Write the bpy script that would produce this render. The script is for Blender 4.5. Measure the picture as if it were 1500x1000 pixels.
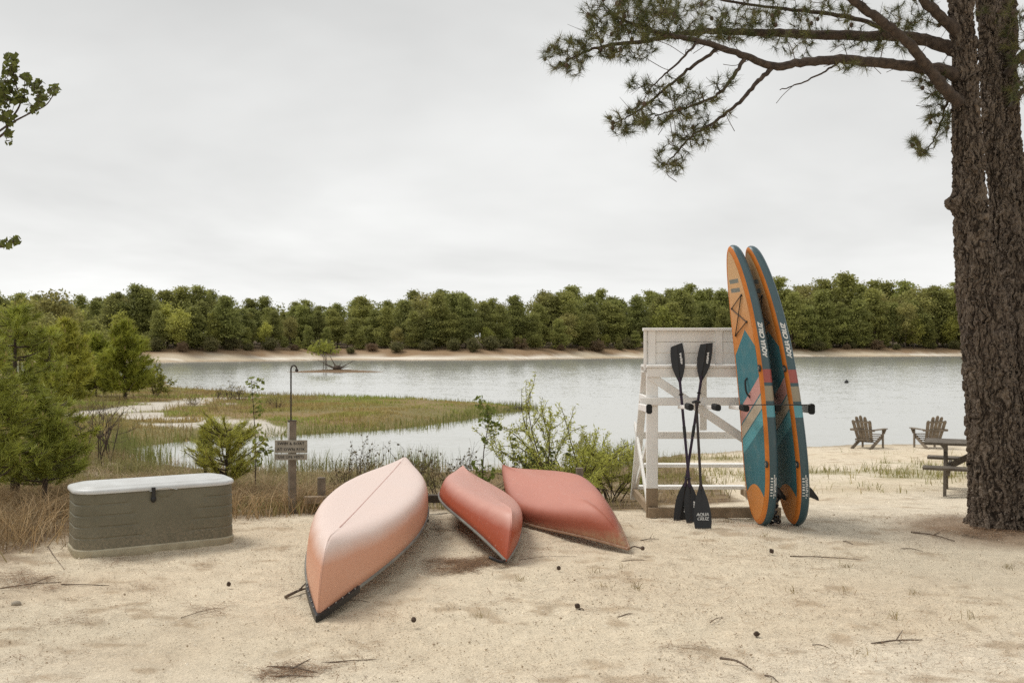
import bpy, bmesh, math, random
import numpy as np
from mathutils import Vector, Matrix, kdtree

for o in list(bpy.data.objects):
    bpy.data.objects.remove(o)
SC = bpy.context.scene
COL = SC.collection
R = math.radians
rng = np.random.default_rng(7)
random.seed(7)

# ------------------------------------------------------------------ camera
F, HY, CZ = 1458.0, 506.0, 1.9          # focal length and horizon row in photo pixels, eye height
cam_d = bpy.data.cameras.new('camera')
cam_d.sensor_width = 36.0
cam_d.lens = 36.0 * F / 1500.0
cam_d.shift_y = (HY - 500.0) / 1500.0
cam_d.clip_start = 0.1
cam_d.clip_end = 4000.0
cam_d.dof.use_dof = True
cam_d.dof.focus_distance = 10.2
cam_d.dof.aperture_fstop = 4.0
cam = bpy.data.objects.new('camera', cam_d)
COL.objects.link(cam)
cam.location = (0, 0, CZ)
cam.rotation_euler = (R(90), 0, 0)
SC.camera = cam

# ------------------------------------------------------------------ sky, sun, exposure
SUN_EL, SUN_AZ = R(58), R(-62)          # azimuth from +Y towards +X
W = bpy.data.worlds.new('World')
SC.world = W
W.use_nodes = True
nt = W.node_tree
nt.nodes.clear()
def wn(t, **kw):
    n = nt.nodes.new(t)
    for k, v in kw.items():
        setattr(n, k, v)
    return n
sky = wn('ShaderNodeTexSky', sky_type='NISHITA')
sky.sun_disc = False
sky.sun_elevation = SUN_EL
sky.sun_rotation = SUN_AZ
sky.air_density = 1.0
sky.dust_density = 4.0
bg1 = wn('ShaderNodeBackground')
bg1.inputs['Strength'].default_value = 0.05
nt.links.new(sky.outputs[0], bg1.inputs['Color'])
tc = wn('ShaderNodeTexCoord')
sep = wn('ShaderNodeSeparateXYZ')
nt.links.new(tc.outputs['Generated'], sep.inputs[0])
def wm(op, a, b=None):
    n = wn('ShaderNodeMath', operation=op)
    for i, v in enumerate((a, b)):
        if v is None: continue
        if isinstance(v, (int, float)): n.inputs[i].default_value = v
        else: nt.links.new(v, n.inputs[i])
    return n.outputs[0]
zc = wm('ADD', wm('MAXIMUM', sep.outputs['Z'], 0.0), 0.16)
comb = wn('ShaderNodeCombineXYZ')
nt.links.new(wm('DIVIDE', sep.outputs['X'], zc), comb.inputs[0])
nt.links.new(wm('DIVIDE', sep.outputs['Y'], zc), comb.inputs[1])
cn = wn('ShaderNodeTexNoise')
cn.inputs['Scale'].default_value = 0.55
cn.inputs['Detail'].default_value = 5.0
cn.inputs['Roughness'].default_value = 0.53
cn.inputs['Distortion'].default_value = 0.25
nt.links.new(comb.outputs[0], cn.inputs['Vector'])
# an even overcast deck: brighter towards the horizon, soft cloud bands over it
grad = wn('ShaderNodeMapRange')
grad.inputs['From Min'].default_value = 0.0
grad.inputs['From Max'].default_value = 0.36
grad.inputs['To Min'].default_value = 0.765
grad.inputs['To Max'].default_value = 0.555
nt.links.new(sep.outputs['Z'], grad.inputs['Value'])
cl = wn('ShaderNodeMapRange')
cl.inputs['From Min'].default_value = 0.3
cl.inputs['From Max'].default_value = 0.7
cl.inputs['To Min'].default_value = -0.12
cl.inputs['To Max'].default_value = 0.12
nt.links.new(cn.outputs['Fac'], cl.inputs['Value'])
lum = wm('ADD', grad.outputs[0], cl.outputs[0])
tint = wn('ShaderNodeMix', data_type='RGBA', blend_type='MULTIPLY')
tint.inputs['Factor'].default_value = 1.0
nt.links.new(lum, tint.inputs['A'])
tint.inputs['B'].default_value = (0.995, 1.0, 0.985, 1)
bg2 = wn('ShaderNodeBackground')
nt.links.new(tint.outputs['Result'], bg2.inputs['Color'])
mixs = wn('ShaderNodeMixShader')
mixs.inputs[0].default_value = 0.96
nt.links.new(bg1.outputs[0], mixs.inputs[1])
nt.links.new(bg2.outputs[0], mixs.inputs[2])
wo = wn('ShaderNodeOutputWorld')
nt.links.new(mixs.outputs[0], wo.inputs['Surface'])

sun_d = bpy.data.lights.new('sun', 'SUN')
sun_d.energy = 1.8
sun_d.angle = R(24)
sun_d.color = (1.0, 0.96, 0.9)
sun = bpy.data.objects.new('sun', sun_d)
COL.objects.link(sun)
sd = Vector((math.sin(SUN_AZ) * math.cos(SUN_EL), math.cos(SUN_AZ) * math.cos(SUN_EL), math.sin(SUN_EL)))
sun.rotation_euler = sd.to_track_quat('Z', 'Y').to_euler()
sun.location = (-20, 10, 30)

SC.view_settings.view_transform = 'Standard'
SC.view_settings.look = 'None'
SC.view_settings.exposure = 0.36
SC.view_settings.gamma = 1.0
SC.view_settings.use_curve_mapping = False
SC.render.engine = 'CYCLES'
SC.cycles.use_denoising = False
SC.cycles.max_bounces = 6
SC.cycles.diffuse_bounces = 3
SC.cycles.glossy_bounces = 3
SC.cycles.transmission_bounces = 3
SC.cycles.transparent_max_bounces = 6

# ------------------------------------------------------------------ helpers
def P(px, py, D):
    return np.array([(px - 750.0) / F * D, D, CZ - (py - HY) / F * D])

def nlen(v):
    return np.linalg.norm(v, axis=-1, keepdims=True)

def vnoise(x, y, seed=0):
    xi = np.floor(x).astype(np.int64); yi = np.floor(y).astype(np.int64)
    fx = x - xi; fy = y - yi
    fx = fx * fx * (3 - 2 * fx); fy = fy * fy * (3 - 2 * fy)
    def h(a, b):
        n = (a * 374761393 + b * 668265263 + seed * 1442695041) & 0x7fffffff
        n = ((n ^ (n >> 13)) * 1274126177) & 0x7fffffff
        return ((n ^ (n >> 16)) & 0xffff) / 65535.0
    return (h(xi, yi) * (1 - fx) + h(xi + 1, yi) * fx) * (1 - fy) + (h(xi, yi + 1) * (1 - fx) + h(xi + 1, yi + 1) * fx) * fy

def fbm(x, y, oct=4, seed=0):
    a, s, t = 0.0, 0.5, 0.0
    for k in range(oct):
        a = a + s * vnoise(x * 2 ** k, y * 2 ** k, seed + k * 17); t += s; s *= 0.5
    return a / t

def finish(me, smooth=True, ang=40):
    if smooth:
        me.polygons.foreach_set('use_smooth', np.ones(len(me.polygons), dtype=bool))
        if ang is not None:
            me.set_sharp_from_angle(angle=R(ang))
    me.update()

def np_mesh(name, V, faces, colors=None, smooth=False, ang=None, uv=None):
    """faces: one array (n,3)/(n,4) or list of such arrays; colors: per vertex rgb"""
    if not isinstance(faces, (list, tuple)): faces = [faces]
    faces = [np.asarray(f, dtype=np.int32) for f in faces if len(f)]
    V = np.asarray(V, dtype=np.float32)
    me = bpy.data.meshes.new(name)
    me.vertices.add(len(V)); me.vertices.foreach_set('co', V.ravel())
    tot = sum(f.size for f in faces); npoly = sum(len(f) for f in faces)
    me.loops.add(tot); me.polygons.add(npoly)
    me.loops.foreach_set('vertex_index', np.concatenate([f.ravel() for f in faces]))
    sizes = np.concatenate([np.full(len(f), f.shape[1], dtype=np.int32) for f in faces])
    starts = np.concatenate([[0], np.cumsum(sizes)[:-1]]).astype(np.int32)
    me.polygons.foreach_set('loop_start', starts)
    try: me.polygons.foreach_set('loop_total', sizes)
    except Exception: pass
    me.update(calc_edges=True)
    if colors is not None:
        c = np.ones((len(V), 4), dtype=np.float32); c[:, :3] = colors
        a = me.color_attributes.new('Col', 'FLOAT_COLOR', 'POINT')
        a.data.foreach_set('color', c.ravel())
    if uv is not None:
        l = me.uv_layers.new(name='UVMap')
        vi = np.concatenate([f.ravel() for f in faces])
        l.data.foreach_set('uv', np.asarray(uv, dtype=np.float32)[vi].ravel())
    finish(me, smooth, ang)
    return me

def ob(name, me, mat=None, parent=None, kind=None, label=None):
    o = bpy.data.objects.new(name, me)
    if mat is not None and me is not None and not me.materials:
        me.materials.append(mat)
    COL.objects.link(o)
    if parent is not None: o.parent = parent
    if kind: o['kind'] = kind
    if label: o['label'] = label
    return o

def thing(name, label, cat, loc=(0, 0, 0), rotz=0.0, group=None):
    o = bpy.data.objects.new(name, None)
    o.empty_display_size = 0.2
    COL.objects.link(o)
    o.location = loc; o.rotation_euler = (0, 0, rotz)
    return tag(o, label, cat, group)

def tag(o, label, cat, group=None):
    o['label'] = label; o['category'] = cat
    if group: o['group'] = group
    return o

def copy_tree(o, parent=None):
    c = o.copy(); COL.objects.link(c); c.parent = parent
    for ch in o.children:
        copy_tree(ch, c)
    return c

class MB:
    def __init__(s): s.v = []; s.f = []
    def add(s, V, Fc):
        b = len(s.v)
        s.v.extend([tuple(float(c) for c in p) for p in V])
        s.f.extend([tuple(int(i) + b for i in f) for f in Fc])
        return s
    def bar(s, p0, p1, w, t, up=(0, 0, 1), bev=0.005):
        """chamfered plank from p0 to p1; w across (horizontal side), t along up"""
        p0 = Vector(p0); p1 = Vector(p1); d = (p1 - p0).normalized(); up = Vector(up)
        sx = d.cross(up)
        if sx.length < 1e-4: sx = d.cross(Vector((1, 0, 0)))
        sx.normalize(); uz = sx.cross(d).normalized()
        b = min(bev, w * 0.3, t * 0.3); a, c = w / 2, t / 2
        sec = [(-a + b, -c), (a - b, -c), (a, -c + b), (a, c - b), (a - b, c), (-a + b, c), (-a, c - b), (-a, -c + b)]
        V = [p + sx * q[0] + uz * q[1] for p in (p0, p1) for q in sec]
        Fc = [(i, (i + 1) % 8, 8 + (i + 1) % 8, 8 + i) for i in range(8)]
        Fc += [tuple(range(7, -1, -1)), tuple(range(8, 16))]
        return s.add(V, Fc)
    def box(s, c, size, bev=0.005):
        c = Vector(c)
        return s.bar(c - Vector((size[0] / 2, 0, 0)), c + Vector((size[0] / 2, 0, 0)), size[1], size[2], bev=bev)
    def loft(s, rings, closed=True, cap0=False, cap1=False):
        n = len(rings[0]); V = [p for r in rings for p in r]; Fc = []
        for k in range(len(rings) - 1):
            for i in range(n if closed else n - 1):
                j = (i + 1) % n
                Fc.append((k * n + i, k * n + j, (k + 1) * n + j, (k + 1) * n + i))
        if cap0: Fc.append(tuple(range(n - 1, -1, -1)))
        if cap1: Fc.append(tuple((len(rings) - 1) * n + i for i in range(n)))
        return s.add(V, Fc)
    def tube(s, pts, rad, n=8, cap=True):
        pts = [Vector(p) for p in pts]
        if isinstance(rad, (int, float)): rad = [rad] * len(pts)
        prev = None; rings = []
        for i, p in enumerate(pts):
            d = (pts[min(i + 1, len(pts) - 1)] - pts[max(i - 1, 0)]).normalized()
            if prev is None:
                a = d.cross(Vector((0, 0, 1)))
                if a.length < 0.1: a = d.cross(Vector((1, 0, 0)))
            else:
                a = prev - d * prev.dot(d)
            a.normalize(); prev = a; b = d.cross(a)
            rings.append([p + a * (rad[i] * math.cos(2 * math.pi * k / n)) + b * (rad[i] * math.sin(2 * math.pi * k / n)) for k in range(n)])
        return s.loft(rings, True, cap, cap)
    def ball(s, c, r, seg=10, rows=6, squash=(1, 1, 1)):
        c = Vector(c); rings = []
        for i in range(rows + 1):
            th = math.pi * i / rows; rr = max(math.sin(th), 0.02)
            rings.append([c + Vector((r * rr * math.cos(2 * math.pi * k / seg) * squash[0], r * rr * math.sin(2 * math.pi * k / seg) * squash[1], -r * math.cos(th) * squash[2])) for k in range(seg)])
        return s.loft(rings, True, True, True)
    def mesh(s, name, smooth=True, ang=35):
        me = bpy.data.meshes.new(name); me.from_pydata(s.v, [], s.f); me.update()
        finish(me, smooth, ang); return me
    def build(s, name, mat, parent=None, smooth=True, ang=35, kind=None, label=None):
        return ob(name, s.mesh(name, smooth, ang), mat, parent, kind, label)

def spline(pts, m=6):
    """Catmull-Rom through pts"""
    pts = [np.asarray(p, dtype=float) for p in pts]
    if len(pts) < 3:
        return [pts[0] + (pts[-1] - pts[0]) * t for t in np.linspace(0, 1, m + 1)]
    q = [2 * pts[0] - pts[1]] + pts + [2 * pts[-1] - pts[-2]]
    out = []
    for i in range(1, len(q) - 2):
        for k in range(m):
            t = k / m
            out.append(0.5 * ((2 * q[i]) + (-q[i - 1] + q[i + 1]) * t + (2 * q[i - 1] - 5 * q[i] + 4 * q[i + 1] - q[i + 2]) * t * t + (-q[i - 1] + 3 * q[i] - 3 * q[i + 1] + q[i + 2]) * t ** 3))
    out.append(pts[-1]); return out

def text_mesh(body, size, extrude=0.0, offset=0.0, shear=0.0, align='CENTER', space=1.0):
    c = bpy.data.curves.new('t', 'FONT'); c.body = body; c.size = size; c.extrude = 0.0
    c.shear = shear; c.align_x = align; c.align_y = 'CENTER'; c.resolution_u = 2; c.space_character = space
    o = bpy.data.objects.new('t', c); COL.objects.link(o)
    dg = bpy.context.evaluated_depsgraph_get()
    me = bpy.data.meshes.new_from_object(o.evaluated_get(dg))
    bpy.data.objects.remove(o); bpy.data.curves.remove(c)
    me.materials.clear()
    # heavier strokes: shifted layers of the same letters
    V = np.array([v.co[:] for v in me.vertices]); fs = [tuple(p.vertices) for p in me.polygons]; bpy.data.meshes.remove(me)
    allv = []; allf = []; k = len(V)
    for i, (dx, dy) in enumerate([(0, 0), (1, 0), (-1, 0), (0, 0.6), (0, -0.6)] if offset > 0 else [(0, 0)]):
        allv += [(v[0] + dx * offset, v[1] + dy * offset, v[2] + 0.0002 * i) for v in V]; allf += [tuple(j + i * k for j in f) for f in fs]
    me = bpy.data.meshes.new('lettering'); me.from_pydata(allv, [], allf); me.update()
    return me

def map_mesh(me, fn):
    n = len(me.vertices); a = np.empty(n * 3, dtype=np.float32); me.vertices.foreach_get('co', a)
    a = np.array([fn(*p) for p in a.reshape(-1, 3)], dtype=np.float32)
    me.vertices.foreach_set('co', a.ravel()); me.update(); return me

# ------------------------------------------------------------------ materials
class NT:
    def __init__(s, name):
        s.m = bpy.data.materials.new(name); s.m.use_nodes = True; s.t = s.m.node_tree
        s.t.nodes.clear(); s.out = s.n('ShaderNodeOutputMaterial')
    def n(s, ty, **kw):
        x = s.t.nodes.new(ty)
        for k, v in kw.items(): setattr(x, k, v)
        return x
    def set(s, sock, v):
        if isinstance(v, bpy.types.NodeSocket): s.t.links.new(v, sock)
        elif isinstance(v, (tuple, list)) and sock.type == 'RGBA': sock.default_value = (*v[:3], 1)
        else: sock.default_value = v
    def math(s, op, a, b=None, c=None):
        x = s.n('ShaderNodeMath', operation=op)
        for i, v in enumerate((a, b, c)):
            if v is not None: s.set(x.inputs[i], v)
        return x.outputs[0]
    def mix(s, f, a, b, bt='MIX'):
        x = s.n('ShaderNodeMix', data_type='RGBA', blend_type=bt)
        s.set(x.inputs['Factor'], f); s.set(x.inputs['A'], a); s.set(x.inputs['B'], b); return x.outputs['Result']
    def coords(s, kind='Object', scale=(1, 1, 1)):
        c = s.n('ShaderNodeTexCoord'); m = s.n('ShaderNodeMapping')
        s.t.links.new(c.outputs[kind], m.inputs[0]); m.inputs['Scale'].default_value = scale; return m.outputs[0]
    def noise(s, vec, scale, detail=4, rough=0.55, dist=0.0):
        x = s.n('ShaderNodeTexNoise'); s.set(x.inputs['Vector'], vec)
        x.inputs['Scale'].default_value = scale; x.inputs['Detail'].default_value = detail
        x.inputs['Roughness'].default_value = rough; x.inputs['Distortion'].default_value = dist; return x.outputs['Fac']
    def ramp(s, v, lo, hi, a=0.0, b=1.0):
        x = s.n('ShaderNodeMapRange'); s.set(x.inputs['Value'], v)
        for k, q in (('From Min', lo), ('From Max', hi), ('To Min', a), ('To Max', b)): x.inputs[k].default_value = q
        return x.outputs[0]
    def attr(s, name='Col'):
        return s.n('ShaderNodeAttribute', attribute_name=name).outputs['Color']
    def bump(s, h, strength=0.3, dist=0.01, normal=None):
        x = s.n('ShaderNodeBump'); s.set(x.inputs['Height'], h)
        x.inputs['Strength'].default_value = strength; x.inputs['Distance'].default_value = dist
        if normal is not None: s.set(x.inputs['Normal'], normal)
        return x.outputs[0]
    def principled(s, color, rough=0.6, normal=None, spec=0.5, **kw):
        b = s.n('ShaderNodeBsdfPrincipled'); s.set(b.inputs['Base Color'], color); s.set(b.inputs['Roughness'], rough)
        b.inputs['Specular IOR Level'].default_value = spec
        if normal is not None: s.set(b.inputs['Normal'], normal)
        for k, v in kw.items(): s.set(b.inputs[k], v)
        s.t.links.new(b.outputs[0], s.out.inputs['Surface']); return b

def pmat(name, c1, c2=None, scale=6.0, rough=0.6, bump=0.0, stretch=(1, 1, 1), spec=0.4, lo=0.35, hi=0.7, bdist=0.004, detail=6, metallic=0.0):
    m = NT(name); v = m.coords('Object', stretch); nz = m.noise(v, scale, detail, 0.6)
    col = m.mix(m.ramp(nz, lo, hi), c1, c2) if c2 else c1
    nrm = m.bump(m.noise(v, scale * 5, 4, 0.6), bump, bdist) if bump else None
    m.principled(col, m.ramp(nz, 0.2, 0.8, rough * 0.85, min(1, rough * 1.15)), nrm, spec, Metallic=metallic); return m.m

def foliage_mat(name, color=None, trans=0.45, rand=0.14, rough=0.6):
    """leaf colour from the Col attribute (or one colour), varied from object to object"""
    m = NT(name); c = m.attr('Col') if color is None else color
    oi = m.n('ShaderNodeObjectInfo')
    hs = m.n('ShaderNodeHueSaturation'); m.set(hs.inputs['Color'], c)
    m.set(hs.inputs['Value'], m.ramp(oi.outputs['Random'], 0, 1, 1 - rand, 1 + rand))
    m.set(hs.inputs['Hue'], m.ramp(m.math('FRACT', m.math('MULTIPLY', oi.outputs['Random'], 7.31)), 0, 1, 0.5 - 0.05 * rand, 0.5 + 0.07 * rand))
    b = m.n('ShaderNodeBsdfPrincipled'); m.set(b.inputs['Base Color'], hs.outputs[0]); b.inputs['Roughness'].default_value = rough
    b.inputs['Specular IOR Level'].default_value = 0.25
    t = m.n('ShaderNodeBsdfTranslucent'); m.set(t.inputs['Color'], hs.outputs[0])
    x = m.n('ShaderNodeMixShader'); x.inputs[0].default_value = trans
    m.t.links.new(b.outputs[0], x.inputs[1]); m.t.links.new(t.outputs[0], x.inputs[2]); m.t.links.new(x.outputs[0], m.out.inputs['Surface'])
    return m.m

M = {}
M['leaf'] = foliage_mat('leaf_green')
M['needle'] = foliage_mat('pine_needle', trans=0.2, rough=0.5)
M['straw'] = foliage_mat('grass_blade', trans=0.3, rough=0.7)
M['twig'] = pmat('twig_bark', (0.10, 0.07, 0.05), (0.05, 0.035, 0.025), 20, 0.85, 0.3)
M['branch'] = pmat('branch_bark', (0.095, 0.068, 0.050), (0.032, 0.023, 0.018), 18, 0.9, 0.9, bdist=0.014)
M['far_trunk'] = pmat('far_trunk_bark', (0.16, 0.12, 0.09), (0.07, 0.05, 0.04), 2, 0.9)
M['cone'] = pmat('pine_cone_scales', (0.12, 0.08, 0.055), (0.05, 0.034, 0.024), 40, 0.8, 0.5)
M['litter'] = foliage_mat('needle_litter', trans=0.0, rough=0.85)
M['white_paint'] = None
def white_paint(name, base, dirt):
    m = NT(name); v = m.coords('Object'); a = m.noise(v, 2.2, 6, 0.65); g = m.noise(m.coords('Object', (1, 1, 1)), 30, 5, 0.7)
    col = m.mix(m.ramp(a, 0.42, 0.75), base, dirt)
    col = m.mix(m.ramp(g, 0.70, 0.78, 0, 0.6), col, (0.35, 0.30, 0.25))
    m.principled(col, 0.6, m.bump(g, 0.25, 0.003), 0.35); return m.m
M['white_paint'] = white_paint('weathered_white_paint', (0.86, 0.85, 0.82), (0.76, 0.735, 0.69))
M['raw_wood'] = pmat('bare_lumber', (0.36, 0.27, 0.18), (0.22, 0.16, 0.10), 5, 0.8, 0.4, (1, 1, 1))
M['grey_wood'] = pmat('weathered_grey_wood', (0.25, 0.205, 0.155), (0.125, 0.10, 0.075), 8, 0.85, 0.5)
M['dark_wood'] = pmat('dark_damp_timber', (0.10, 0.08, 0.06), (0.045, 0.036, 0.028), 7, 0.85, 0.5)
M['black'] = pmat('black_plastic', (0.014, 0.014, 0.015), (0.022, 0.021, 0.02), 12, 0.42, 0.1)
M['foam'] = pmat('black_foam', (0.012, 0.012, 0.012), (0.02, 0.02, 0.02), 60, 0.9, 0.4)
M['iron'] = pmat('dark_iron', (0.03, 0.026, 0.023), (0.06, 0.04, 0.03), 30, 0.6, 0.2)
M['white_print'] = pmat('white_print', (0.75, 0.75, 0.73), None, 5, 0.5)
M['metal'] = pmat('aluminium', (0.42, 0.41, 0.38), (0.30, 0.29, 0.27), 10, 0.45, 0, metallic=0.6)

# ------------------------------------------------------------------ terrain heights
WZ = -1.05
def WP(px, py, z=WZ):
    D = (CZ - z) * F / (py - HY); return ((px - 750.0) / F * D, D)
near_pts = [WP(*q) for q in [(170, 664), (300, 690), (450, 694), (600, 691), (760, 689), (900, 681), (1000, 663), (1100, 656), (1190, 652.5), (1420, 652), (1700, 650)]]
nx = np.array([-200, -40, -14] + [p[0] for p in near_pts] + [60, 300]); ny = np.array([40, 40, 38] + [p[1] for p in near_pts] + [30, 30])
spit = [WP(*q) for q in [(174, 656), (300, 645), (390, 641), (430, 637), (530, 632.5), (600, 628), (640, 622), (680, 616), (720, 607), (775, 601), (778, 598), (700, 594), (600, 589.5), (500, 586), (420, 583), (330, 577), (250, 570), (238, 556), (0, 546)]] + [(-180, 118), (-400, 110), (-400, 28), (-40, 27)]
spit = np.array(spit)
fpts = [WP(*q) for q in [(-300, 531.5), (240, 530), (480, 527.3), (700, 527), (900, 524.6), (1150, 522.4), (1400, 521.6), (1800, 521)]]
fx = np.array([-600] + [p[0] for p in fpts] + [700]); fy = np.array([170] + [p[1] for p in fpts] + [290])
ISL = WP(492, 544.5)

def near_y(x): return np.interp(x, nx, ny)
def far_y(x): return np.interp(x, fx, fy)
def poly_sd(x, y, poly):
    d = np.full(np.shape(x), 1e9); ins = np.zeros(np.shape(x), dtype=bool); n = len(poly)
    for i in range(n):
        a = poly[i]; b = poly[(i + 1) % n]; e = b - a
        wx = x - a[0]; wy = y - a[1]
        t = np.clip((wx * e[0] + wy * e[1]) / (e @ e), 0, 1)
        d = np.minimum(d, np.hypot(wx - e[0] * t, wy - e[1] * t))
        c = ((a[1] <= y) != (b[1] <= y)) & (x < (b[0] - a[0]) * (y - a[1]) / (b[1] - a[1] + 1e-12) + a[0])
        ins ^= c
    return np.where(ins, d, -d)

def terrain(x, y):
    """height, and the parts it comes from"""
    x = np.asarray(x, dtype=float); y = np.asarray(y, dtype=float)
    wob = (fbm(x * 0.35, y * 0.35, 3, 3) - 0.5)
    ys = near_y(x) + wob * 2.2
    t = (ys - y) / (ys - 11.3)
    k = 0.10; h = np.clip(0.5 + 0.5 * (1 - t) / k, 0, 1)
    ts = 1 * (1 - h) + t * h - k * h * (1 - h)
    zn = np.where(t > 0, WZ + 1.05 * np.maximum(ts, 0) ** 1.35, WZ + 0.07 * (ys - y))
    zn = zn + np.clip(t * 3, 0, 1) * 0.06 * (fbm(x * 0.5 + 9, y * 0.5, 3, 5) - 0.5) * np.clip((np.hypot(x, y) - 8) / 4, 0.15, 1)
    d = poly_sd(x, y, spit) + wob * 1.6
    zs = WZ + np.where(d > 0, np.minimum(0.14 * d, 0.30 + 0.012 * d), 0.1 * d) + np.clip(d, 0, 2) * 0.08 * (fbm(x * 0.4, y * 0.4, 3, 8) - 0.5)
    df = y - far_y(x) + (fbm(x * 0.06, y * 0.06, 3, 11) - 0.5) * 9
    zf = WZ + np.where(df > 0, np.interp(df, [0, 5, 9, 14, 40, 150, 1500], [0, 0.6, 1.7, 2.3, 3.0, 6, 6]), 0.1 * df)
    r = np.hypot((x - ISL[0]) / 5.4, (y - ISL[1]) / 3.4)
    zi = WZ + 0.34 * (1 - r)
    zn = zn + 0.075 * np.exp(-(np.hypot(x - 5.15, y - 10.4) / 0.75) ** 2)      # sand and duff heaped at the pine's foot
    z = np.maximum(np.maximum(zn, zs), np.maximum(zf, zi))
    return np.maximum(z, -3.0), t, d, df, r

def gz(x, y):
    return float(terrain(np.array([x]), np.array([y]))[0][0])
def gzv(x, y):
    return terrain(x, y)[0]
def G(px, py):
    """the ground point seen at a photo pixel"""
    D = 8.0
    lo, hi = 1.5, 400.0
    a = np.geomspace(lo, hi, 6000); X = (px - 750.0) / F * a
    zz = np.maximum(gzv(X, a), WZ); ray = CZ - (py - HY) / F * a
    i = int(np.argmax(ray <= zz)); return np.array([X[i], a[i], zz[i]])

# ------------------------------------------------------------------ ground
def seg_d(x, y, pts):
    d = np.full(np.shape(x), 1e9)
    for a, b in zip(pts[:-1], pts[1:]):
        a = np.array(a); b = np.array(b); e = b - a
        t = np.clip(((x - a[0]) * e[0] + (y - a[1]) * e[1]) / (e @ e), 0, 1)
        d = np.minimum(d, np.hypot(x - a[0] - e[0] * t, y - a[1] - e[1] * t))
    return d
SAND_PATHS = [([WP(q[0], q[1], -0.75) for q in [(110, 612), (170, 604), (240, 598), (300, 589), (345, 585)]], 2.6),
              ([WP(q[0], q[1], -0.75) for q in [(150, 610), (250, 613), (320, 617), (380, 621), (415, 628)]], 1.5),
              ([WP(q[0], q[1], -0.75) for q in [(215, 622), (300, 622)]], 0.9)]
def sand_patch(x, y):
    m = np.zeros(np.shape(x))
    n = fbm(x * 0.9, y * 0.6, 4, 21)
    for pts, w in SAND_PATHS:
        m = np.maximum(m, np.clip((w * (-0.25 + 1.75 * n) - seg_d(x, y, pts)) / (0.45 * w), 0, 1))
    return m
def veg_mask(x, y):
    """0 on the open sand, 1 where grass, litter and shrubs cover the bank"""
    n = fbm(x * 0.8, y * 0.8, 4, 31) - 0.5
    edge = np.interp(x, [-9, -5.6, -4.4, -3.6, -2.0, -1.0, 0.5, 1.5, 2.0, 3.2, 3.8, 6, 12], [6.6, 8.3, 9.3, 10.3, 11.1, 11.4, 11.7, 11.9, 12.4, 13.6, 19, 40, 60])
    return np.clip((y - edge + n * 2.2) / 0.8, 0, 1)
def beach_green(x, y):
    n = fbm(x * 0.55, y * 0.55, 4, 37)
    return np.clip((n - 0.52) * 6, 0, 1) * np.clip((x - 2.5) / 2, 0, 1) * np.clip((y - 14.5) / 4, 0, 1) * np.clip((27.2 - y) / 2, 0, 1) * np.clip((13 - x) / 5, 0, 1)

def lerp(a, b, f): return a + (np.asarray(b) - a) * f[..., None]

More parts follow.
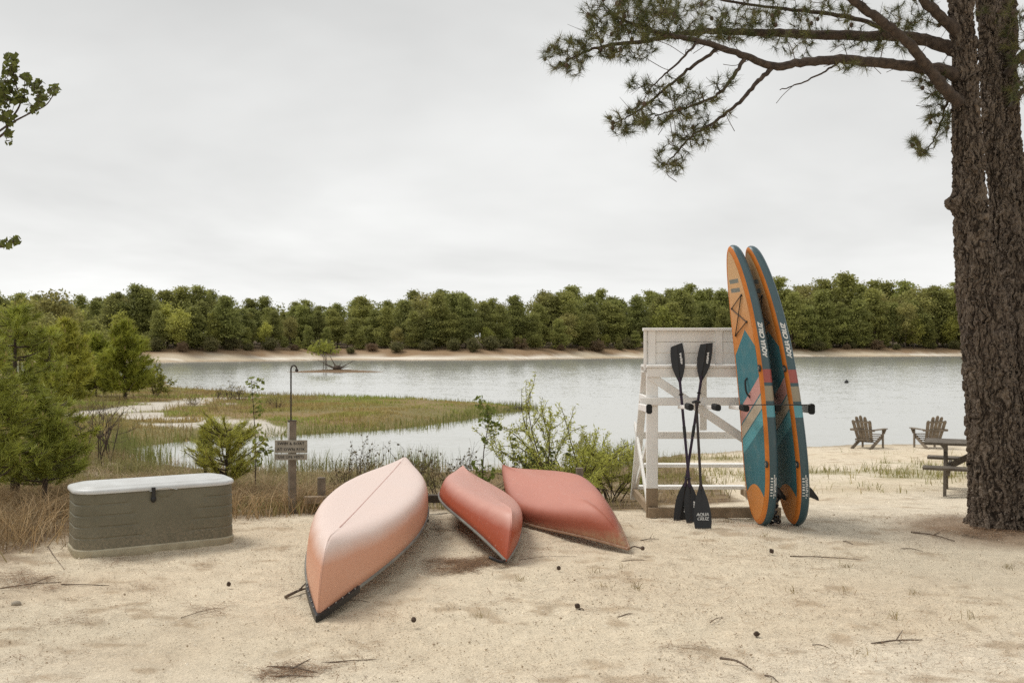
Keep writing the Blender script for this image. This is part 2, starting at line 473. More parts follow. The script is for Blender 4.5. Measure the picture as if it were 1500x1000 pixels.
def build_ground():
    ang = np.concatenate([np.linspace(-180, -52, 44)[:-1], np.linspace(-52, 52, 660), np.linspace(52, 180, 44)[1:]])
    ang = np.radians(ang)[:-1]
    rad = np.concatenate([np.geomspace(0.4, 3.2, 24)[:-1], np.geomspace(3.2, 70, 430)[:-1], np.geomspace(70, 330, 250)[:-1], np.geomspace(330, 2600, 30)])
    A, Rr = np.meshgrid(ang, rad)
    x = (Rr * np.sin(A)).ravel(); y = (Rr * np.cos(A)).ravel()
    z, t, d, df, ri = terrain(x, y)
    rr = Rr.ravel()
    fine = np.clip(1 - rr / 40, 0, 1)
    z = z + fine * (0.030 * (fbm(x * 1.7, y * 1.7, 4, 41) - 0.5) + 0.020 * (fbm(x * 7, y * 7, 3, 43) - 0.5))
    # the sand is scuffed: shallow dimples
    dim = fbm(x * 3.1 + 5, y * 3.1, 2, 47)
    z = z - fine * 0.022 * np.clip((dim - 0.6) * 5, 0, 1)
    n1 = fbm(x * 0.9, y * 0.9, 4, 51); n2 = fbm(x * 5, y * 5, 3, 53); n3 = fbm(x * 0.25, y * 0.25, 3, 55)
    c = np.empty((len(x), 3)); c[:] = (0.74, 0.635, 0.475)
    c = lerp(c, (0.66, 0.54, 0.39), np.clip((n1 - 0.42) * 2.0, 0, 1))
    c = lerp(c, (0.80, 0.71, 0.57), np.clip((n3 - 0.5) * 4, 0, 1) * 0.6)
    c = lerp(c, (0.38, 0.27, 0.165), np.clip((fbm(x * 4.2, y * 6.0, 4, 57) - 0.62) * 8, 0, 1) * 0.55)     # needle litter
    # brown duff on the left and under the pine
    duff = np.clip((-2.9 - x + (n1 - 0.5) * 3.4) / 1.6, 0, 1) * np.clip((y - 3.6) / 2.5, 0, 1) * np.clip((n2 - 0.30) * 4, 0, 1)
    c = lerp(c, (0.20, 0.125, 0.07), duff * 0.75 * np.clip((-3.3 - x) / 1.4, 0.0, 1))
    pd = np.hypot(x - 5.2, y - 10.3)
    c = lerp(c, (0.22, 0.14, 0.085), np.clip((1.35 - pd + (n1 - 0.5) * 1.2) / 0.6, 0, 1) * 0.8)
    v = veg_mask(x, y)
    straw = lerp(np.tile(np.array([[0.26, 0.185, 0.10]]), (len(x), 1)), (0.15, 0.095, 0.055), np.clip((n2 - 0.35) * 2.5, 0, 1))
    straw = lerp(straw, (0.48, 0.40, 0.29), np.clip((n1 - 0.55) * 5, 0, 1) * 0.7)
    c = c + (straw - c) * v[:, None]
    c = lerp(c, (0.24, 0.22, 0.08), beach_green(x, y) * 0.55)
    wet = np.clip(1 - np.abs(t) * 16, 0, 1) * (rr < 60)
    c = lerp(c, (0.24, 0.19, 0.13), wet * 0.7)
    # the grassy spit with its white sand
    sm = (z <= WZ + 0.9) & (d > -0.4) & (y > 26)
    sp = lerp(np.tile(np.array([[0.22, 0.185, 0.075]]), (len(x), 1)), (0.30, 0.20, 0.10), np.clip((fbm(x * 0.3, y * 0.3, 4, 61) - 0.4) * 3, 0, 1))
    sp = lerp(sp, (0.13, 0.10, 0.05), np.clip(0.5 - d, 0, 1) * 0.8)
    sp = lerp(sp, (0.62, 0.57, 0.49), sand_patch(x, y))
    c = np.where(sm[:, None] & (d > -0.3)[:, None] & (y < 130)[:, None], sp, c)
    # the far bank: pale sand below, rusty earth above, forest floor behind
    fn = fbm(x * 0.05, y * 0.35, 4, 63)
    fb = np.empty((len(x), 3)); fb[:] = (0.58, 0.49, 0.36)
    fb = lerp(fb, (0.80, 0.74, 0.64), np.clip((fn - 0.45) * 5, 0, 1))
    fb = lerp(fb, (0.30, 0.20, 0.115), np.clip((df - 5.0 + (fn - 0.5) * 8) / 2.5, 0, 1))
    fb = lerp(fb, (0.34, 0.22, 0.12), np.clip(1.6 - df, 0, 1) * 0.8)
    fb = lerp(fb, (0.10, 0.07, 0.04), np.clip((df - 13) / 4, 0, 1))
    c = np.where((df > -2)[:, None], fb, c)
    c = np.where((ri < 1.1)[:, None], np.array([[0.20, 0.13, 0.075]]), c)
    under = (z < WZ - 0.12)
    c = np.where(under[:, None], np.array([[0.10, 0.09, 0.06]]), c)
    nr, na = len(rad), len(ang)
    i = np.arange(nr - 1)[:, None] * na; j = np.arange(na)[None, :]; j2 = (j + 1) % na
    Q = np.stack([i + j, i + na + j, i + na + j2, i + j2], -1).reshape(-1, 4)[:, ::-1]
    V = np.stack([x, y, z], 1)
    ctr = len(V); V = np.vstack([V, [[0, 0, gz(0, 0.01)]]]); c = np.vstack([c, c[:1]])
    T = np.stack([np.full(na, ctr), np.arange(na), (np.arange(na) + 1) % na], 1)[:, ::-1]
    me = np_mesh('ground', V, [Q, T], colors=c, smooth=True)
    m = NT('sandy_ground'); vec = m.coords('Object')
    g1 = m.noise(vec, 75, 3, 0.75); g2 = m.noise(vec, 24, 5, 0.7); g3 = m.noise(vec, 6, 5, 0.65)
    col = m.mix(1.0, m.attr(), m.ramp(g1, 0.28, 0.72, 0.76, 1.19), 'MULTIPLY')
    col = m.mix(1.0, col, m.ramp(g3, 0.25, 0.75, 0.84, 1.13), 'MULTIPLY')
    col = m.mix(m.ramp(g2, 0.63, 0.71, 0, 0.45), col, (0.30, 0.21, 0.13))
    col = m.mix(m.ramp(m.noise(vec, 48, 2, 0.5), 0.66, 0.71, 0, 0.7), col, (0.84, 0.77, 0.65))
    col = m.mix(m.ramp(m.noise(vec, 60, 2, 0.5), 0.70, 0.74, 0, 0.7), col, (0.13, 0.085, 0.055))
    h = m.math('ADD', m.math('MULTIPLY', g1, 0.5), m.math('ADD', m.math('MULTIPLY', g2, 0.9), m.math('MULTIPLY', g3, 1.3)))
    m.principled(col, 0.92, m.bump(h, 0.9, 0.022), 0.15)
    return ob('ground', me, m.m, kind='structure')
build_ground()

# ------------------------------------------------------------------ water
def build_water():
    V = [(-900, 17, WZ), (900, 17, WZ), (900, 420, WZ), (-900, 420, WZ)]
    me = np_mesh('lake_water', V, np.array([[0, 1, 2, 3]]))
    m = NT('lake_water')
    # wave slopes come straight from noise, so that ripples far out still tilt the reflections
    def slope(vec, scale, detail, amp):
        x = m.n('ShaderNodeTexNoise'); m.set(x.inputs['Vector'], vec); x.inputs['Scale'].default_value = scale; x.inputs['Detail'].default_value = detail
        v1 = m.n('ShaderNodeVectorMath', operation='SUBTRACT'); m.set(v1.inputs[0], x.outputs['Color']); v1.inputs[1].default_value = (0.5, 0.5, 0.5)
        v2 = m.n('ShaderNodeVectorMath', operation='MULTIPLY'); m.set(v2.inputs[0], v1.outputs[0]); v2.inputs[1].default_value = (amp * 0.6, amp, 0)
        return v2.outputs[0]
    def vadd(p, q):
        v = m.n('ShaderNodeVectorMath', operation='ADD'); m.set(v.inputs[0], p); m.set(v.inputs[1], q); return v.outputs[0]
    rip = vadd(slope(m.coords('Object', (1.0, 2.0, 1.0)), 4.5, 3, 0.18), slope(m.coords('Object', (0.5, 1.0, 1)), 1.1, 2, 0.07))
    calm = m.noise(m.coords('Object', (0.03, 0.14, 1)), 1.0, 3, 0.5)
    sc = m.n('ShaderNodeVectorMath', operation='SCALE'); m.set(sc.inputs[0], rip); m.set(sc.inputs['Scale'], m.ramp(calm, 0.35, 0.65, 0.75, 1.15))
    up = m.n('ShaderNodeCombineXYZ'); up.inputs[1].default_value = -0.042; up.inputs[2].default_value = 1.0      # normals tipped towards this shore so the water mirrors more bright sky
    nn = m.n('ShaderNodeVectorMath', operation='NORMALIZE'); m.set(nn.inputs[0], vadd(sc.outputs[0], up.outputs[0]))
    m.principled((0.42, 0.42, 0.375), 0.09, nn.outputs[0], 0.5, IOR=2.2)
    return ob('lake_water', me, m.m, kind='structure')
build_water()

# ------------------------------------------------------------------ foliage building blocks
def leaf_quads(cen, size, nrm_jit=1.0, r=rng, aspect=1.0, axis=None):
    """one small four-cornered leaf or leaf clump at every centre"""
    n = len(cen); size = np.broadcast_to(size, (n,))[:, None]
    a = r.normal(size=(n, 3)) if axis is None else axis + r.normal(size=(n, 3)) * nrm_jit
    a /= nlen(a); b = np.cross(a, r.normal(size=(n, 3))); b /= nlen(b)
    V = np.stack([cen - a * size, cen + b * size * 0.5 * aspect, cen + a * size, cen - b * size * 0.5 * aspect], 1).reshape(-1, 3)
    return V, np.arange(n * 4).reshape(n, 4)

def needles(tips, dirs, n_each, length, width, r, spread=0.9, back=0.0):
    """needle tufts: n_each thin triangles fanning forward from every tip; dirs (k,3) unit"""
    k = len(tips); T = np.repeat(tips, n_each, 0); Dr = np.repeat(dirs, n_each, 0); n = len(T)
    d = Dr + r.normal(size=(n, 3)) * spread; d /= nlen(d)
    L = length * r.uniform(0.65, 1.1, (n, 1))
    T = T - Dr * (r.uniform(0, 1, (n, 1)) * back)
    s = np.cross(d, r.normal(size=(n, 3))); s /= nlen(s); w = width * 0.5
    tip = T + d * L; tip[:, 2] -= 0.08 * L[:, 0]
    V = np.stack([T - s * w, T + s * w, tip], 1).reshape(-1, 3)
    return V, np.arange(n * 3).reshape(n, 3)

class Leaves:
    def __init__(s): s.V = []; s.F3 = []; s.F4 = []; s.C = []; s.n = 0
    def add(s, VF, col, r=rng, var=0.25, per=None):
        V, Fc = VF; k = Fc.shape[1]; m = len(Fc)
        c = np.asarray(col, dtype=float); c = np.broadcast_to(c, (m, 3)) * (1 + var * (r.uniform(-1, 1, (m, 1))))
        (s.F3 if k == 3 else s.F4).append(Fc + s.n); s.V.append(V); s.C.append(np.repeat(c, len(V) // m, 0)); s.n += len(V)
    def mesh(s, name):
        fs = [np.concatenate(f) for f in (s.F3, s.F4) if f]
        return np_mesh(name, np.concatenate(s.V), fs, colors=np.concatenate(s.C))

# ------------------------------------------------------------------ the wood on the far shore
def far_pine(seed, h, crown0, rad, tone):
    r = np.random.default_rng(seed); L = Leaves(); tr = MB()
    lean = r.normal(size=2) * 0.25
    pts = [(lean[0] * (k / 5) ** 2, lean[1] * (k / 5) ** 2, h * 0.97 * k / 5 - (0.5 if k == 0 else 0)) for k in range(6)]
    tr.tube(pts, [0.20 * (1 - 0.8 * k / 5) * h / 13 for k in range(6)], 6)
    nb = int(60 + r.integers(0, 16)); zs = crown0 * h + (np.arange(nb) + r.uniform(0, 1, nb)) / nb * (1 - crown0) * h
    for z in zs:
        u = (z / h - crown0) / (1 - crown0); R0 = rad * (0.35 + 0.75 * math.sin(math.pi * min(1, 0.22 + 0.70 * u))) * (1 - 0.72 * u ** 2.1) * r.uniform(0.35, 1.25)
        a = r.uniform(0, 2 * math.pi); up = r.uniform(-0.08, 0.22)
        base = np.array([lean[0] * (z / h) ** 2, lean[1] * (z / h) ** 2, z]); dr = np.array([math.cos(a), math.sin(a), up])
        tr.tube([base, base + dr * R0 * 0.85], [0.05, 0.015], 3, cap=False)
        bs = r.uniform(0.75, 1.2)
        for k in range(int(3 + R0 * 1.6)):
            sw = r.normal() * 0.32; cc = base + dr * R0 * r.uniform(0.3, 1.0) + np.array([-dr[1] * sw, dr[0] * sw, r.normal() * 0.10]) * R0 * 0.8
            m = int(r.integers(17, 25)); cen = cc + r.normal(size=(m, 3)) * (0.58, 0.58, 0.26)
            L.add(leaf_quads(cen, r.uniform(0.15, 0.29, m), r=r, aspect=1.1), np.array(tone) * bs * r.uniform(0.8, 1.2), r, 0.3)
    return tr.mesh('trunk'), L.mesh('crown')

def far_broadleaf(seed, h, crown0, rad, tone):
    r = np.random.default_rng(seed); L = Leaves(); tr = MB()
    tr.tube([(0, 0, -0.5), (0.1, 0, h * 0.4), (0.2, 0.1, h * 0.85)], [0.15 * h / 10, 0.1 * h / 10, 0.03], 6)
    for k in range(int(26 + rad * 10)):
        q = r.normal(size=3); q /= np.linalg.norm(q); rr = r.uniform(0.45, 1.0)
        c = np.array([q[0] * rad * rr, q[1] * rad * rr, h * (crown0 + 1) / 2 + q[2] * h * (1 - crown0) / 2 * rr])
        tr.tube([(0.1, 0, c[2] * 0.6), c], [0.04, 0.012], 3, cap=False)
        m = int(r.integers(45, 65)); cen = c + r.normal(size=(m, 3)) * (0.5, 0.5, 0.36) * (rad / 2.2) ** 0.5
        L.add(leaf_quads(cen, r.uniform(0.13, 0.24, m), r=r, aspect=1.4), np.array(tone) * r.uniform(0.75, 1.25), r, 0.3)
    return tr.mesh('trunk'), L.mesh('crown')

GREEN_D, GREEN_M, GREEN_O, LIME = (0.275, 0.280, 0.088), (0.32, 0.325, 0.098), (0.36, 0.335, 0.115), (0.46, 0.46, 0.11)
KINDS = []
def kind(fn, args, label, cat, group):
    tm, cm = fn(*args); h = args[1]
    KINDS.append((tm, cm, h, label, cat, group))
PINEG, BROADG, BUSHG = 'pines in the wood along the far shore', 'broadleaf trees in the wood along the far shore', 'bushes at the foot of the far wood'
for i, (h, c0, rd, tone) in enumerate([(13, .28, 3.2, GREEN_D), (14, .36, 3.0, GREEN_D), (13, .16, 3.3, GREEN_M), (12, .05, 3.0, GREEN_M), (15, .42, 3.1, GREEN_O), (12.5, .22, 2.8, GREEN_D)]):
    kind(far_pine, (100 + i, h, c0, rd, tone), 'dark green pine standing in the wood on the far shore', 'tree', PINEG)
for i, (h, c0, rd, tone) in enumerate([(11, .22, 2.7, GREEN_O), (9, .08, 2.5, (0.31, 0.31, 0.075))]):
    kind(far_broadleaf, (200 + i, h, c0, rd, tone), 'rounded olive green broadleaf tree in the wood on the far shore', 'tree', BROADG)
kind(far_broadleaf, (210, 8, .2, 2.0, LIME), 'bright lime green young tree among the dark far pines', 'tree', 'lime green trees in the far wood')
for i, (h, rd, tone) in enumerate([(3.2, 1.7, (0.18, 0.17, 0.07)), (2.6, 1.5, (0.24, 0.17, 0.10))]):
    kind(far_broadleaf, (220 + i, h, .02, rd, tone), 'low scrubby bush on the rusty bank below the far wood', 'bush', BUSHG)

TOPS = np.array([(-200, 432), (0, 430), (120, 436), (180, 430), (240, 420), (300, 430), (340, 433), (420, 443), (510, 446), (560, 436), (610, 427), (690, 428), (740, 440), (800, 431), (870, 424), (925, 444), (985, 423), (1060, 424), (1150, 412), (1250, 412), (1320, 420), (1400, 414), (1500, 412), (1700, 415)])
def plant_tree(k, x, y, h, rz, r, rank=None):
    tm, cm, h0, label, cat, group = KINDS[k]
    name = {'tree': 'pine_tree' if k < 6 else 'broadleaf_tree', 'bush': 'bush'}[cat]
    s = h / h0; w = s * r.uniform(0.95, 1.3)
    if rank is not None and cat == 'tree' and k != 8:
        where = ['at the sandy edge of the far wood', 'in the second rank of the far wood', 'deep inside the far wood', 'at the back of the far wood'][rank]
        look = ['dark green pine with open lower trunk', 'tall dark pine with high crown', 'mid green pine branched low down', 'bushy mid green pine feathered to the ground', 'olive pine with high crown', 'dark narrow pine', 'olive broadleaf tree', 'yellowish green broadleaf tree'][k]
        label = look + ' ' + where; group = look + ', ' + where
    o = thing(name, label, cat, (x, y, gz(x, y)), rz, group); o.scale = (w, w, s)
    ob('trunk', tm, M['far_trunk'], o); ob('crown', cm, M['leaf'], o)
    return o

def far_wood():
    r = np.random.default_rng(11)
    rows = [(11, 15, 64, 0.56, 0.20), (16, 22, 66, 0.80, 0.13), (26, 33, 62, 0.90, 0.11), (37, 46, 60, 0.96, 0.09)]
    for ri, (d0, d1, n, frac, jit) in enumerate(rows):
        for i in range(n):
            px = -60 + (1620) * (i + r.uniform(0.15, 0.85)) / n
            D = 200.0
            dd = r.uniform(d0, d1)
            for _ in range(4):
                D = float(far_y((px - 750) / F * D)) + dd
            x = (px - 750) / F * D; zg = gz(x, D)
            top = CZ - (np.interp(px, TOPS[:, 0], TOPS[:, 1]) - HY) / F * D
            h = (top - zg) * min(1.10, max(0.24, frac + r.normal() * jit))
            q = r.uniform()
            if ri == 0: k = int(r.choice([2, 3, 3, 3, 3, 5, 6, 7])) if q > 0.05 else 8
            elif ri == 1: k = int(r.choice([0, 1, 2, 3, 2, 5, 6])) if q > 0.03 else 8
            else: k = int(r.choice([0, 2, 3, 2, 5, 3, 6]))
            if k == 8: h = min(h, 9)
            if px < 30 and ri < 1: continue
            plant_tree(k, x, D, h, r.uniform(0, 6.28), r, ri)
    for i in range(40):
        px = 180 + 1290 * (i + r.uniform(0, 1)) / 40; D = 200.0; dd = r.uniform(8.5, 12.5)
        for _ in range(4): D = float(far_y((px - 750) / F * D)) + dd
        plant_tree(int(r.choice([9, 9, 10])), (px - 750) / F * D, D, r.uniform(1.0, 2.7), r.uniform(0, 6.28), r)
far_wood()

def far_woods_mass():
    """the dense wood behind the trees one can tell apart"""
    r = np.random.default_rng(17); L = Leaves()
    for i in range(420):
        px = r.uniform(-90, 1590); D = 200.0; dd = r.uniform(50, 64)
        for _ in range(4): D = float(far_y((px - 750) / F * D)) + dd
        x = (px - 750) / F * D; zg = gz(x, D); top = (CZ - (np.interp(px, TOPS[:, 0], TOPS[:, 1]) - HY) / F * D - zg) * r.uniform(0.72, 0.93)
        c = np.array([x, D, zg]) + np.stack([r.normal(size=9) * 1.3, r.normal(size=9) * 1.3, top * r.uniform(0.05, 1.0, 9)], 1)
        cen = (c[:, None] + r.normal(size=(9, 16, 3)) * (0.9, 0.9, 0.6)).reshape(-1, 3)
        L.add(leaf_quads(cen, r.uniform(0.25, 0.5, len(cen)), r=r, aspect=1.1), np.array(GREEN_D) * r.uniform(0.6, 1.1), r, 0.3)
    o = ob('far_woods', L.mesh('far_woods'), M['leaf'], kind='stuff'); tag(o, 'dense dark wood closing the gaps behind the far trees', 'wood')
far_woods_mass()

# trees on the left-hand land, nearer than the far shore
r_ = np.random.default_rng(5)
for px, D, top, k in [(-30, 84, 432, 7), (30, 80, 436, 7), (78, 76, 424, 6), (112, 88, 452, 7), (60, 66, 458, 6), (5, 62, 452, 6), (140, 92, 470, 2), (-70, 70, 430, 6)]:
    x = (px - 750) / F * D; zg = gz(x, D); h = CZ - (top - HY) / F * D - zg
    o = plant_tree(k, x, D, h, r_.uniform(0, 6), r_)
    o['label'] = {2: 'pine rising behind the bushy pine on the left-hand land', 6: 'olive green broadleaf tree growing behind the young pines on the near side', 7: 'fresh green broadleaf tree growing behind the young pines on the near side'}[k]
    o['group'] = {2: 'pines on the left-hand land', 6: 'olive broadleaf trees on the left-hand land', 7: 'fresh green trees on the left-hand land'}[k]

# ------------------------------------------------------------------ storage box
def rrect(w, d, r, nc=6, ne=10, z=0.0):
    """rounded rectangle, counter-clockwise from the front-left corner's end; returns points and side tags"""
    pts = []
    cs = [(-w / 2 + r, -d / 2 + r, 180), (w / 2 - r, -d / 2 + r, 270), (w / 2 - r, d / 2 - r, 0), (-w / 2 + r, d / 2 - r, 90)]
    for ci, (cx, cy, a0) in enumerate(cs):
        arc = [(cx + r * math.cos(R(a0 + 90 * k / nc)), cy + r * math.sin(R(a0 + 90 * k / nc))) for k in range(nc + 1)]
        pts += arc
        nx_, ny_, a1 = cs[(ci + 1) % 4]
        e = (nx_ + r * math.cos(R(a1)), ny_ + r * math.sin(R(a1))); s0 = arc[-1]
        n = ne * 4 if ci in (0, 2) else ne
        pts += [(s0[0] + (e[0] - s0[0]) * k / n, s0[1] + (e[1] - s0[1]) * k / n) for k in range(1, n)]
    return np.array([(p[0], p[1], z) for p in pts])

def deck_box():
    a = np.array([-3.875, 8.82]); b = np.array([-2.68, 9.54]); ang = math.atan2(b[1] - a[1], b[0] - a[0])
    w, d, H = 1.43, 0.66, 0.570
    mid = (a + b) / 2; nrm = np.array([-math.sin(ang), math.cos(ang)]); c = mid + nrm * d / 2 + np.array([0.03, 0.0])
    t = thing('deck_box', 'olive plastic storage box with pale grey lid on the sand', 'storage box', (c[0], c[1], gz(c[0], c[1])), ang)
    olive = NT('olive_plastic'); v = olive.coords('Object'); nz = olive.noise(v, 3, 6, 0.65); sepz = olive.n('ShaderNodeSeparateXYZ'); olive.set(sepz.inputs[0], v)
    spl = olive.math('MULTIPLY', olive.ramp(sepz.outputs['Z'], 0.32, 0.04), olive.ramp(olive.noise(v, 45, 5, 0.7), 0.40, 0.62))
    col = olive.mix(olive.ramp(nz, 0.35, 0.7), (0.165, 0.152, 0.105), (0.130, 0.119, 0.080))
    col = olive.mix(olive.math('MULTIPLY', spl, 0.55), col, (0.36, 0.29, 0.20))        # splashed sand low on the walls
    olive.principled(col, 0.55, olive.bump(olive.noise(v, 160, 3, 0.6), 0.25, 0.002), 0.35)
    cream = pmat('cream_plastic', (0.46, 0.42, 0.30), (0.33, 0.28, 0.19), 6, 0.6, 0.2)
    lidm = pmat('pale_grey_plastic', (0.60, 0.61, 0.60), (0.48, 0.48, 0.46), 3.5, 0.42, 0.12, spec=0.5)
    # base tray
    mb = MB(); rs = []
    for z, g in [(-0.02, 0.0), (0.03, 0.022), (0.055, 0.022), (0.066, 0.006)]:
        rs.append(rrect(w + g, d + g, 0.19 + g / 2, z=z))
    mb.loft(rs, True, True, True).build('base', cream, t)
    # body: walls with grooves pressed into them
    gz_ = [0.165, 0.265, 0.365, 0.465]; rows = [0.06]
    for g in gz_: rows += [g - 0.012, g - 0.004, g + 0.004, g + 0.012]
    rows = sorted(rows + [0.11, 0.215, 0.315, 0.415, 0.52, H]); rings = []
    for z in rows:
        k = 1.0 - 0.012 * (z / H)
        base = rrect(w * k, d * k, 0.185, nc=8, z=z); out = base.copy(); gi = [i for i, g in enumerate(gz_) if abs(z - g) < 0.006]
        for i, p in enumerate(base):
            front = p[1] < -d * k / 2 + 0.004; dep = 0.0
            if gi:
                li = gi[0]; s = 0.28 + 0.045 * (3 - li); ok = True
                if front: ok = (p[0] < -w / 2 + s + 0.16) or (p[0] > w / 2 - s - 0.03)
                if ok: dep = 0.006
            if front and abs(p[0] + w / 2 - 0.165) < 0.013: dep = max(dep, 0.014)
            if front and abs(p[0] - w / 2 + 0.10) < 0.013 and z > 0.46: dep = max(dep, 0.009)
            if dep:
                q = np.array([p[0] / w, p[1] / d, 0]);
                if front: out[i][1] += dep
                elif p[1] > d * k / 2 - 0.004: out[i][1] -= dep
                else: out[i][:2] *= (1 - dep / 0.7)
        rings.append(out)
    mb = MB(); mb.loft(rings, True, True, True).build('body', olive.m, t, ang=25)
    # lid: rolled edge and a shallow raised middle
    mb = MB(); rs = []
    for z, g in [(H - 0.006, 0.020), (H + 0.004, 0.026), (H + 0.020, 0.022), (H + 0.030, 0.0), (H + 0.036, -0.05), (H + 0.038, -0.13), (H + 0.047, -0.15), (H + 0.049, -0.22)]:
        rs.append(rrect(w + g, d + g, max(0.06, 0.20 + g / 2), z=z))
    lid = mb.loft(rs, True, True, True).build('lid', lidm, t, ang=50)
    mb = MB(); mb.loft([[(0.03 + 0.13 * sx * q, -d / 2 - 0.014 - dy, H - 0.012 + h) for sx, h in [(-1, 0), (-0.55, 0.018), (0, 0.025), (0.55, 0.018), (1, 0)]] for q, dy in [(1, 0), (0.9, 0.014)]], False).build('finger_lip', lidm, lid)
    # hasp and padlock hole
    la = MB(); x0 = -0.06
    la.bar((x0, -d / 2 - 0.020, H + 0.022), (x0, -d / 2 - 0.020, H - 0.065), 0.034, 0.016, (0, -1, 0))
    la.ball((x0, -d / 2 - 0.016, H - 0.085), 0.026, 10, 6, (1, 0.6, 1.25))
    la.build('latch', M['black'], t)
    mb = MB(); mb.ball((0.045, -d / 2 + 0.004, H - 0.035), 0.075, 14, 6, (1, 0.12, 0.6)).build('moulded_hollow', olive.m, t)
deck_box()

# ------------------------------------------------------------------ notice post
def sign_post():
    p = G(428, 752)
    t = thing('sign_post', 'wooden notice post with two small boards and a curved iron hook', 'sign', tuple(p), R(28))
    mb = MB(); mb.bar((0, 0, -0.25), (0, 0, 1.09), 0.082, 0.082, (0, 1, 0), 0.006).build('post', M['grey_wood'], t)
    c = pmat('flaking_white_paint', (0.55, 0.53, 0.49), (0.30, 0.27, 0.23), 9, 0.7, 0.4, lo=0.5, hi=0.7)
    mb = MB(); mb.bar((-0.0435, 0.0, 0.80), (-0.0435, 0.0, 1.075), 0.006, 0.074, (0, 1, 0), 0.001).build('painted_face', c, t)
    mb = MB(); mb.box((0, 0, 1.095), (0.09, 0.09, 0.012), 0.003).build('cap', M['dark_wood'], t)
    hk = MB(); pts = [(0.0, 0, 1.0), (0.0, 0, 1.3), (0.0, 0, 1.6)]
    for k in range(9):
        a = math.pi * k / 8; pts.append((0.034 - 0.034 * math.cos(a), 0, 1.70 + 0.046 * math.sin(a)))
    pts = [(q[0] * math.cos(R(-28)) - 0.02, q[0] * math.sin(R(-28)) - 0.02, q[2]) for q in pts]
    h = hk.tube(pts, 0.0095, 8).build('hook', M['iron'], t)
    e = Vector(pts[-1]); kb = MB(); kb.ball(e + Vector((0, 0, -0.012)), 0.022, 8, 6).build('knob', M['iron'], h)
    ca, sa = math.cos(R(-26)), math.sin(R(-26))
    def board(z0, z1, lines, szs):
        bm = MB(); dy = -0.068
        o0 = Vector((sa * 0 + 0.0, 0, 0))
        def L(x, y, z): return Vector((x * ca - y * sa, x * sa + y * ca, z))
        bm.bar(L(-0.188, dy, (z0 + z1) / 2), L(0.188, dy, (z0 + z1) / 2), 0.018, z1 - z0, (0, 0, 1), 0.003)
        b = bm.build('sign_board', pmat('sign_board_paint', (0.36, 0.33, 0.27), (0.22, 0.19, 0.15), 14, 0.8, 0.3), t)
        for (txt, zc, s) in lines:
            me = text_mesh(txt, s, 0.001, 0.0008, 0.0, space=1.1)
            map_mesh(me, lambda x, y, z: L(x, dy - 0.0105 - z, zc + y))
            ob('lettering', me, M['black'], b, 'stuff')
    board(0.722, 0.872, [('SWIM & BOAT', 0.832, 0.046), ('AT OWN RISK', 0.764, 0.047)], 0)
    board(0.640, 0.712, [('USE LIFE VESTS', 0.676, 0.042)], 0)
    bt = MB()
    for z in (0.80, 0.676):
        bt.ball((0.03, -0.074, z), 0.006, 6, 4)
    bt.build('nails', M['iron'], t)
sign_post()

# ------------------------------------------------------------------ low rail behind the boats
def low_rail():
    y0 = 11.78; z0 = gz(-0.7, y0)
    t = thing('low_rail', 'low weathered timber rail on stub posts behind the upturned boats', 'rail', (-0.7, y0, z0), 0)
    def loc(p): return (p[0] + 0.7, p[1] - y0, p[2] - z0)
    mb = MB(); mb.bar(loc(P(446, 732, 11.74)), loc(P(560, 730, 11.76)), 0.09, 0.085).build('rail', M['raw_wood'], t)
    mb = MB(); mb.bar(loc(P(561, 730, 11.77)), loc(P(858, 729, 11.86)), 0.09, 0.09).build('rail', M['dark_wood'], t)
    for px, top, D in ((471, 699, 11.82), (849, 685, 11.93)):
        q = P(px, top, D); g = gz(q[0], q[1])
        mb = MB(); mb.bar(loc((q[0], q[1], g - 0.3)), loc((q[0], q[1], q[2])), 0.085, 0.085, (0, 1, 0), 0.012).build('post', M['grey_wood'], t)
low_rail()

# ------------------------------------------------------------------ upturned canoes
def canoe_mat(name, top, side, low, L_, keel, sandy=False):
    """faded on the upturned bottom, deeper colour on the sides, sandy scuffs"""
    m = NT(name); v = m.coords('Object'); s = m.n('ShaderNodeSeparateXYZ'); m.set(s.inputs[0], v)
    nz = m.noise(v, 2.2, 6, 0.65); fine = m.noise(v, 26, 6, 0.7)
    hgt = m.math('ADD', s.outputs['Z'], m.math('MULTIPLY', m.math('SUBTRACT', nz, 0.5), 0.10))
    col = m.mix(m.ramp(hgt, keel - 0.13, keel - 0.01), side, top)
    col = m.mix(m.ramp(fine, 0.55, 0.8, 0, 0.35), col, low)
    if sandy:
        col = m.mix(m.math('MULTIPLY', m.ramp(hgt, 0.20, 0.10), m.ramp(fine, 0.35, 0.6, 0.2, 0.9)), col, (0.42, 0.29, 0.18))
    scr = m.noise(m.coords('Object', (1.5, 22, 22)), 3, 5, 0.7)
    col = m.mix(m.ramp(scr, 0.62, 0.72, 0, 0.35), col, (0.72, 0.60, 0.52))
    m.principled(col, m.ramp(nz, 0.3, 0.7, 0.38, 0.55), m.bump(fine, 0.12, 0.004), 0.45); return m.m

